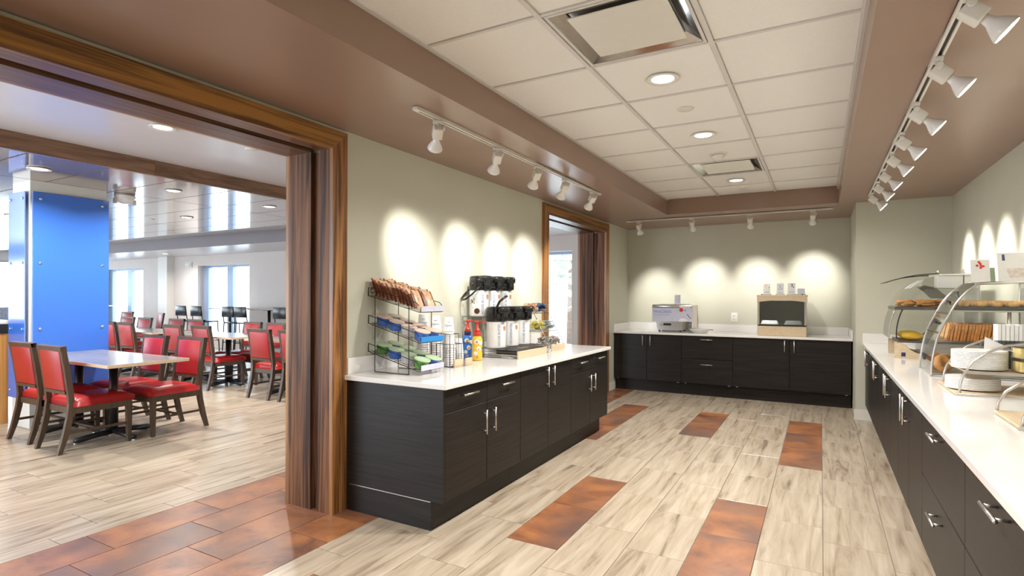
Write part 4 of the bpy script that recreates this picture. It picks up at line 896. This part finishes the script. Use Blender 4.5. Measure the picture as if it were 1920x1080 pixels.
for x, w_, h_, mat, lab in ((-0.63, 0.085, 0.15, 'paper', 'white leaflet with fruit print, left on the warming case'), (-0.468, 0.085, 0.155, 'paper', 'white card with blue wheelchair symbol on the warming case'),
                        (-0.334, 0.09, 0.155, 'paper', 'white leaflet with dark berry print on the warming case'), (-0.222, 0.085, 0.085, 'lilac', 'small lilac card, right end of the warming case top')):
    q = thing('display_card', lab, 'card', (x, 8.12, ZTOP + 0.536), 0, 'cards on the warming case')
    R = Matrix.Rotation(-0.14, 4, 'X'); MB().box(-w_ / 2, w_ / 2, -0.001, 0.001, 0, h_, mat=R).build('card_face', mat, q)
    MB().rbox(-w_ / 2 - 0.012, w_ / 2 + 0.012, -0.012, 0.03, 0, 0.012, 0.002, 1).build('wooden_holder', 'maple', q)
    if 'wheelchair' in lab:
        m = MB(); G = R @ frame((0, -0.0015, h_ * 0.62), (1, 0, 0), (0, 0, 1))
        m.lathe([(0.0, 0), (0.006, 0), (0.006, .0006), (0, .0006)], 10, c=(-0.004, 0.03, 0), mat=G)
        m.tube([(0.016 * math.cos(a), -0.012 + 0.016 * math.sin(a), 0) for a in [x_ * PI / 9 for x_ in range(-12, 4)]], 0.0026, 5, mat=G); m.tube([(-0.004, 0.022, 0), (-0.002, 0.0, 0), (0.014, 0.0, 0), (0.02, -0.024, 0), (0.027, -0.022, 0)], 0.0028, 5, mat=G)
        m.build('wheelchair_symbol', 'sky', q); MB().box(-0.03, 0.03, -0.0018, -0.001, 0.03, 0.034, mat=R).box(-0.03, 0.03, -0.0018, -0.001, 0.022, 0.025, mat=R).build('print_lines', 'txtgrey', q)
    elif mat == 'paper':
        m = MB(); rr = random.Random(int(x * 99))
        for k in range(7): m.lathe([(0.006, 0), (0.006, 0.0006)], 8, mat=R @ frame((rr.uniform(-0.03, 0.03), -0.0012, rr.uniform(0.09, 0.145)), (1, 0, 0), (0, 0, 1)))
        m.build('fruit_print', 'brown' if 'dark' in lab else 'tan', q); MB().box(-0.03, 0.03, -0.0018, -0.001, 0.03, 0.034, mat=R).box(-0.03, 0.03, -0.0018, -0.001, 0.042, 0.045, mat=R).build('print_lines', 'txtgrey', q)

# ------------------------------------------------------------------ right-hand buffet
def scroll_handle(par, x, y, z, tilt):
    m = MB(); R = Matrix.Translation((x, y, z)) @ Matrix.Rotation(tilt, 4, 'Y')
    for d in (-0.032, 0, 0.032): m.lathe([(0.0085, -0.004), (0.0085, 0.004)], 10, mat=R @ Matrix.Translation((-0.012, d, 0)) @ Matrix.Rotation(PI / 2, 4, 'Y'))
    m.tube([(-0.012, -0.032, 0), (-0.018, 0, 0.004), (-0.012, 0.032, 0)], 0.0035, 6, mat=R); m.build('scroll_handle', 'black', par)
def curved_panel(par, name, prof, y0, y1, mat, th_=0.004):
    n = len(prof); vs = [(x, y, z) for y in (y0, y1) for x, z in prof] + [(x + th_, y, z) for y in (y0, y1) for x, z in prof]; fs = []
    for i in range(n - 1):
        fs += [(i, i + 1, n + i + 1, n + i), (2 * n + i + 1, 2 * n + i, 3 * n + i, 3 * n + i + 1), (i + 1, i, 2 * n + i, 2 * n + i + 1), (n + i, n + i + 1, 3 * n + i + 1, 3 * n + i)]
    return MB().add(vs, fs, 0, False).build(name, mat, par)
PR = [(0.0, 0.003), (0.004, 0.06), (0.010, 0.12), (0.020, 0.18), (0.030, 0.23), (0.045, 0.28), (0.060, 0.32), (0.078, 0.365), (0.097, 0.405), (0.122, 0.46), (0.150, 0.505), (0.185, 0.55), (0.243, 0.60)]
t = thing('bakery_case', 'near curved bakery case with bread slices and pastries on the right counter', 'display case', (0.622, 4.436, ZTOP))
XD, YD = 0.545, 0.465
for y in (0.0, YD):
    MB().tube([(x, y, z) for x, z in PR] + [(XD, y, 0.606)], 0.0065, 8).build('edge_frame', 'steel', t)
    MB().prism(PR + [(XD, 0.60), (XD, 0.003)], 'y', y + (0.004 if y == 0 else -0.008), y + (0.008 if y == 0 else -0.004)).build('end_panel', 'acrylic', t)
    MB().tube([(0.0, y, 0.006), (XD, y, 0.006)], 0.006, 6).build('base_rail', 'steel', t); MB().tube([(XD, y, 0.006), (XD, y, 0.606)], 0.006, 6).build('rear_post', 'steel', t)
for a, b, mt in ((0, 5, 'acrylic'), (5, 8, 'acrylic'), (8, 12, 'smoke')): curved_panel(t, 'curved_door', PR[a:b + 1], 0.012, YD - 0.012, mt)
for k in (5, 8): x, z = PR[k]; MB().box(x - 0.004, x + 0.006, 0.01, YD - 0.01, z - 0.004, z + 0.004).build('door_rail', 'dsteel', t)
for k, tl in ((1.6, 0.15), (6.6, 0.4), (9.6, 0.65)): i = int(k); f = k - i; scroll_handle(t, PR[i][0] * (1 - f) + PR[i + 1][0] * f, 0.24, PR[i][1] * (1 - f) + PR[i + 1][1] * f, -tl)
MB().box(0.243, XD, 0.0, YD, 0.600, 0.606).build('top_sheet', 'acrylic', t); MB().box(XD, XD + 0.004, 0, YD, 0.0, 0.6).build('rear_sheet', 'acrylic', t)
for z, x0 in ((0.012, 0.008), (0.222, 0.035), (0.418, 0.115)): MB().rbox(x0, XD - 0.004, 0.012, YD - 0.012, z, z + 0.010, 0.002, 1, smooth=False).build('shelf', 'steel', t)
MB().rbox(0.125, XD - 0.02, 0.03, YD - 0.03, 0.428, 0.450, 0.004, 1, smooth=False).build('pastry_tray', 'black', t); MB().tube([(0.40, 0.06, 0.232), (0.40, 0.06, 0.418)], 0.010, 8).build('shelf_post', 'steel', t)
CX, CY = 0.622, 4.436
sl = MB().prism([(-0.05, 0), (0.05, 0), (0.052, 0.05), (0.056, 0.075), (0.045, 0.107), (0.0, 0.112), (-0.045, 0.107), (-0.056, 0.075), (-0.052, 0.05)], 'x', 0, 0.0125); sl.mi = [1, 1] + [0] * (len(sl.f) - 2); slm = sl.mesh('bread_slice', ['crust', 'crumb'])
for r_ in range(2):
    for i in range(19): tag(obj('bread_slice', slm, None, (CX + 0.085 + 0.0168 * i, CY + 0.085 + 0.13 * r_, ZTOP + 0.2325), (0, 0.16 + random.uniform(-0.04, 0.04), random.uniform(-0.05, 0.05))), 'slice of bread, %s from the aisle in the %s loaf row of the near case' % (ORD[i], ('front', 'rear')[r_]), 'bread slice', 'bread slices in the near case')
rr = random.Random(5)
for r_ in range(2):
    for i in range(5):
        m = MB()
        for k in range(5): m.blob((0.006 * (-1) ** k, -0.06 + 0.03 * k, 0.018), (0.040 - 0.005 * abs(k - 2), 0.024, 0.022), 10, 6, jit=0.06, rnd=rr)
        tag(m.build('pastry', 'pastry', None, (CX + 0.17 + 0.083 * i, CY + 0.12 + 0.17 * r_, ZTOP + 0.450), (0, 0, rr.uniform(-0.12, 0.12))), 'golden pastry, %s from the aisle in the %s row on the black tray' % (ORD[i], ('near', 'far')[r_]), 'pastry', 'pastries on the black tray')
for i, (x, y) in enumerate(((0.075, 0.09), (0.105, 0.19), (0.07, 0.30))):
    b = thing('bagel', 'brown bagel, %s from the front at the bottom of the near case' % ORD[i], 'bagel', (CX + x, CY + y, ZTOP + 0.022), 0, 'bagels in the near case')
    q = MB()
    ringp = [(0.034 * math.cos(k * PI / 8), 0.034 * math.sin(k * PI / 8), 0.0) for k in range(16)]; q.tube(ringp, 0.024, 10, closed=True, mat=Matrix.Translation((0, 0, 0.056)) @ Matrix.Rotation(1.15, 4, 'X') @ Matrix.Rotation(0.5, 4, 'Y')); q.build('ring', 'danish', b)
for x, y, w_, h_, mat, lab in ((0.905, 4.60, 0.10, 0.15, 'paper', 'white card with red fruit picture on the near bakery case'), (0.975, 4.70, 0.05, 0.10, 'leaf', 'narrow olive card between the two white cards'), (1.06, 4.60, 0.14, 0.19, 'paper', 'larger white card with bowl picture on the near bakery case')):
    q = thing('display_card', lab, 'card', (x, y, ZTOP + 0.607), 0.12, 'cards on the near bakery case'); R = Matrix.Rotation(-0.16, 4, 'X')
    MB().box(-w_ / 2, w_ / 2, -0.001, 0.001, 0, h_, mat=R).build('card_face', mat, q); MB().box(-w_ / 2, w_ / 2, -0.002, 0.05, 0, 0.003).build('card_foot', 'wplast', q)
    if 'red' in lab:
        m = MB()
        for k in range(6): m.lathe([(0.008, 0), (0.008, 0.0006)], 9, mat=R @ frame((rr.uniform(-0.03, 0.04), -0.0012, rr.uniform(0.095, 0.135)), (1, 0, 0), (0, 0, 1)))
        m.build('fruit_print', 'redp', q)
    if 'bowl' in lab: MB().prism([(-0.01, 0.03), (0.06, 0.03), (0.065, 0.09), (-0.03, 0.09)], 'y', -0.0018, -0.001, mat=R).build('bowl_print', 'creamer', q); MB().prism([(-0.045, 0.14), (-0.03, 0.14), (-0.032, 0.18), (-0.045, 0.18)], 'y', -0.0018, -0.001, mat=R).build('spoon_print', 'navy', q)
# far case with raised lid
t = thing('bakery_case', 'far bakery case with raised clear lid and maple base beside the green wall', 'display case', (0.54, 5.614, ZTOP))
BX, BY = 0.56, 0.50
for y in (0.0, BY - 0.015): MB().prism([(0, 0), (BX, 0), (BX, 0.03), (0.30, 0.03), (0.22, 0.035), (0.15, 0.05), (0.11, 0.075), (0.085, 0.11), (0.06, 0.128), (0.0, 0.135)], 'y', y, y + 0.015).build('maple_side', 'maple', t)
MB().rbox(0.048, 0.078, -0.0015, 0.0, 0.016, 0.05, 0.0005, 1).build('jar_sticker', 'navy', t)
MB().box(0.03, BX, 0.015, BY - 0.015, 0.13, 0.148).build('lower_shelf', 'dsteel', t); MB().box(0.20, BX, 0.02, BY - 0.02, 0.03, 0.13).build('under_panel', 'steel', t)
PF = [(-0.035, 0.165), (-0.036, 0.21), (-0.032, 0.26), (-0.022, 0.32), (-0.008, 0.37), (0.006, 0.405)]
curved_panel(t, 'curved_door', PF, 0.0, BY, 'smoke'); MB().prism(PF + [(BX, 0.405), (BX, 0.148), (0.03, 0.148)], 'y', 0.002, 0.006).build('end_panel', 'acrylic', t); MB().prism(PF + [(BX, 0.405), (BX, 0.148), (0.03, 0.148)], 'y', BY - 0.006, BY - 0.002).build('end_panel', 'acrylic', t)
MB().tube([(x + 0.05, 0.0, z) for x, z in PF], 0.005, 6).build('door_edge', 'black', t); MB().tube([(x, 0.0, z) for x, z in PF], 0.004, 6).build('door_edge', 'steel', t)
MB().rbox(0.0, BX, 0.0, BY, 0.405, 0.430, 0.003, 1, smooth=False).build('middle_shelf', 'dsteel', t)
PT = [(0.012, 0.432), (0.03, 0.49), (0.065, 0.545), (0.115, 0.60), (0.18, 0.645), (0.29, 0.685)]
MB().prism(PT + [(BX, 0.69), (BX, 0.432)], 'y', 0.002, 0.006).build('end_panel', 'acrylic', t); MB().prism(PT + [(BX, 0.69), (BX, 0.432)], 'y', BY - 0.006, BY - 0.002).build('end_panel', 'acrylic', t)
curved_panel(t, 'label_strip', [(0.11, 0.585), (0.15, 0.62), (0.205, 0.655)], 0.04, 0.16, 'paper'); curved_panel(t, 'label_strip', [(0.11, 0.585), (0.15, 0.62), (0.205, 0.655)], 0.26, 0.40, 'paper')
MB().box(0.30, BX, 0.0, BY, 0.688, 0.700).build('top_panel', 'white', t); MB().rbox(0.29, BX, 0.008, 0.16, 0.585, 0.688, 0.004, 1).build('lamp_housing', 'wplast', t); MB().box(0.455, 0.461, 0.004, 0.008, 0.60, 0.688).build('hinge_bar', 'black', t); MB().box(BX - 0.01, BX, 0.006, BY - 0.006, 0.148, 0.688).build('rear_panel', 'white', t)
PL = [(-0.056, 0.635), (0.0, 0.655), (0.08, 0.678), (0.16, 0.693), (0.24, 0.70), (0.30, 0.703)]
MB().add([(x, y, z + dz) for dz in (0, 0.004) for y in (0.0, BY) for x, z in PL], [(i, i + 1, 6 + i + 1, 6 + i) for i in range(5)] + [(12 + i + 1, 12 + i, 18 + i, 18 + i + 1) for i in range(5)]).build('raised_lid', 'acrylic', t)
for y in (0.0, BY): MB().tube([(x, y, z) for x, z in PL], 0.004, 6).build('lid_edge', 'black', t)
MB().tube([(PL[0][0], 0, PL[0][1]), (PL[0][0], BY, PL[0][1])], 0.003, 6).build('lid_edge', 'black', t)
for x in (0.29, 0.46): MB().lathe([(0.010, 0), (0.010, 0.028), (0.006, 0.032)], 10, c=(x, 0.02, 0.70)).build('hinge_knob', 'chrome', t)
MB().prism([(0.20, 0.60), (0.26, 0.615), (0.34, 0.59), (0.40, 0.53), (0.44, 0.50), (0.30, 0.50), (0.25, 0.56)], 'y', 0.40, 0.41).build('scoop_guard', 'dsteel', t)
FX, FY = 0.54, 5.614
for i in range(9):
    m = MB()
    for k in range(4): m.blob((rr.uniform(-0.02, 0.02), rr.uniform(-0.03, 0.03), 0.016 + 0.010 * k), (0.05, 0.030, 0.015), 10, 6, jit=0.1, rnd=rr)
    tag(m.build('danish', 'danish', None, (FX + 0.11 + 0.125 * (i % 3), FY + 0.09 + 0.155 * (i // 3), ZTOP + 0.431), (0, 0, rr.uniform(-0.4, 0.4))), 'brown danish on the upper shelf of the far case, %s in %s row' % (ORD[i % 3], ('near', 'middle', 'far')[i // 3]), 'danish', 'danishes in the far case')
for i in range(6):
    m = MB().blob((0, 0, 0.034), (0.085, 0.068, 0.034), 14, 7, jit=0.05, rnd=rr)
    tag(m.build('omelette', 'egg', None, (FX + 0.135 + 0.19 * (i % 2), FY + 0.09 + 0.155 * (i // 2), ZTOP + 0.149), (0, 0, rr.uniform(-0.3, 0.3))), 'yellow pastry on the lower shelf of the far case, %s side, %s row' % (('aisle', 'wall')[i % 2], ('near', 'middle', 'far')[i // 2]), 'pastry', 'yellow pastries in the far case')
# two-tier plate rack
t = thing('plate_rack', 'two-tier plate rack with maple shelves and bent steel arcs on the right counter', 'rack', (0.61, 3.63, ZTOP))
ARC = [(0.02, 0.006), (0.024, 0.06), (0.036, 0.108), (0.077, 0.179), (0.137, 0.230), (0.21, 0.267), (0.28, 0.281), (0.40, 0.292), (0.53, 0.295)]
for y in (0.01, 0.45): MB().tube([(x, y, z) for x, z in ARC] + [(0.53, y, 0.004)], 0.0062, 8).build('steel_arc', 'steel', t)
MB().rbox(0.0, 0.53, 0.0, 0.46, 0.003, 0.014, 0.002, 1, smooth=False).build('lower_shelf', 'maple', t); MB().rbox(0.0, 0.53, -0.004, 0.0, 0.0, 0.014, 0.001, 1).build('shelf_edge', 'steel', t)
MB().rbox(0.045, 0.53, 0.02, 0.44, 0.118, 0.128, 0.002, 1, smooth=False).build('upper_shelf', 'maple', t); MB().box(0.045, 0.53, 0.015, 0.019, 0.114, 0.129).build('shelf_edge', 'steel', t)
pl = MB().lathe([(0.070, 0.0), (0.075, 0.0008), (0.113, 0.0068), (0.1172, 0.0072), (0.1178, 0.0122), (0.116, 0.0128), (0.110, 0.0125), (0.074, 0.004), (0, 0.004)], 32).mesh('plate', 'wplast')
for i in range(14): tag(obj('plate', pl, None, (0.735, 3.775, ZTOP + 0.1285 + 0.0068 * i)), 'white plate, %s from the bottom of the stack on the upper rack shelf' % ORD[i], 'plate', 'plates on the upper shelf')
for i in range(9): tag(obj('plate', pl, None, (0.715, 3.815, ZTOP + 0.0145 + 0.0068 * i)), 'white plate, %s from the bottom of the stack on the lower rack shelf' % ORD[i], 'plate', 'plates on the lower shelf')
for i, (x, y, z) in enumerate(((0.915, 3.70, 0.0), (0.915, 3.70, 0.0685))):
    q = thing('butter_box', 'yellow butter tub in a clear box, %s of two' % ('lower' if i == 0 else 'upper'), 'butter box', (x, y, ZTOP + 0.128 + z), 0.2, 'butter boxes on the plate rack')
    MB().rbox(-0.05, 0.05, -0.04, 0.04, 0.004, 0.060, 0.008).build('butter', 'butter', q); MB().rbox(-0.054, 0.054, -0.044, 0.044, 0.0, 0.066, 0.006, 1).build('clear_box', 'acrylic', q); MB().box(-0.056, 0.056, -0.046, 0.046, 0.064, 0.068).build('rim', 'dsteel', q)
q = thing('napkin_holder', 'napkin holder packed with white napkins behind the plate stacks', 'napkin holder', (0.96, 3.93, ZTOP + 0.128)); MB().box(-0.14, 0.14, -0.05, -0.047, 0.0, 0.15).box(-0.14, 0.14, 0.047, 0.05, 0, 0.15).box(-0.14, 0.14, -0.05, 0.05, 0, 0.006).build('holder', 'smoke', q)
m = MB()
for i in range(15): x = -0.125 + 0.0175 * i; m.prism([(-0.045, 0.006), (0.045, 0.006), (0.046 + rr.uniform(-0.004, .004), 0.235), (-0.046, 0.235 + rr.uniform(-.004, .004))], 'x', x, x + 0.015)
m.build('napkins', 'paper', q)['kind'] = 'stuff'
tag(MB().prism([(-0.06, 0), (0.075, 0.0), (-0.055, 0.07)], 'y', -0.002, 0.002).build('folded_napkin', 'paper', None, (0.835, 3.88, ZTOP + 0.225), (0.0, 0, 0.1)), 'folded white napkin leaning before the napkin holder', 'napkin')
MB().tube([(0.12, 0.25, 0.128), (0.12, 0.25, 0.225), (0.33, 0.25, 0.225), (0.33, 0.25, 0.128)], 0.004, 6).build('napkin_rail', 'steel', t)
q = thing('jam_cup', 'clear blue plastic cup beside the butter boxes', 'cup', (1.005, 3.70, ZTOP + 0.128)); MB().lathe([(0.028, 0), (0.03, 0.002), (0.04, 0.10), (0.042, 0.102), (0.039, 0.101), (0.028, 0.005), (0, 0.005)], 18).build('cup_body', 'clearblue', q); MB().lathe([(0.041, 0.1025), (0.041, 0.107), (0, 0.108)], 18).build('cover', 'clearblue', q)
# second rack at the frame edge
t = thing('bowl_rack', 'low bowl rack with maple base and steel arc at the right frame edge', 'rack', (0.665, 2.79, ZTOP))
ARC2 = [(0.008, 0.006), (0.014, 0.05), (0.04, 0.10), (0.09, 0.142), (0.16, 0.168), (0.24, 0.18)]
for y in (0.01, 0.355): MB().tube([(x, y, z) for x, z in ARC2] + [(0.46, y, 0.185), (0.46, y, 0.004)], 0.0062, 8).build('steel_arc', 'steel', t)
MB().rbox(0.0, 0.47, 0.0, 0.365, 0.003, 0.016, 0.002, 1, smooth=False).build('base_shelf', 'maple', t); MB().box(-0.003, 0.47, -0.004, 0.0, 0, 0.016).build('shelf_edge', 'steel', t)
bo = MB().lathe([(0.045, 0.0), (0.05, 0.002), (0.082, 0.038), (0.086, 0.040), (0.083, 0.041), (0.048, 0.006), (0, 0.006)], 26).mesh('bowl', 'wplast')
for i in range(10): tag(obj('serving_bowl', bo, None, (0.935, 2.975, ZTOP + 0.0165 + 0.0095 * i)), 'white bowl, %s from the bottom of the stack at the right frame edge' % ORD[i], 'bowl', 'bowls on the low rack')
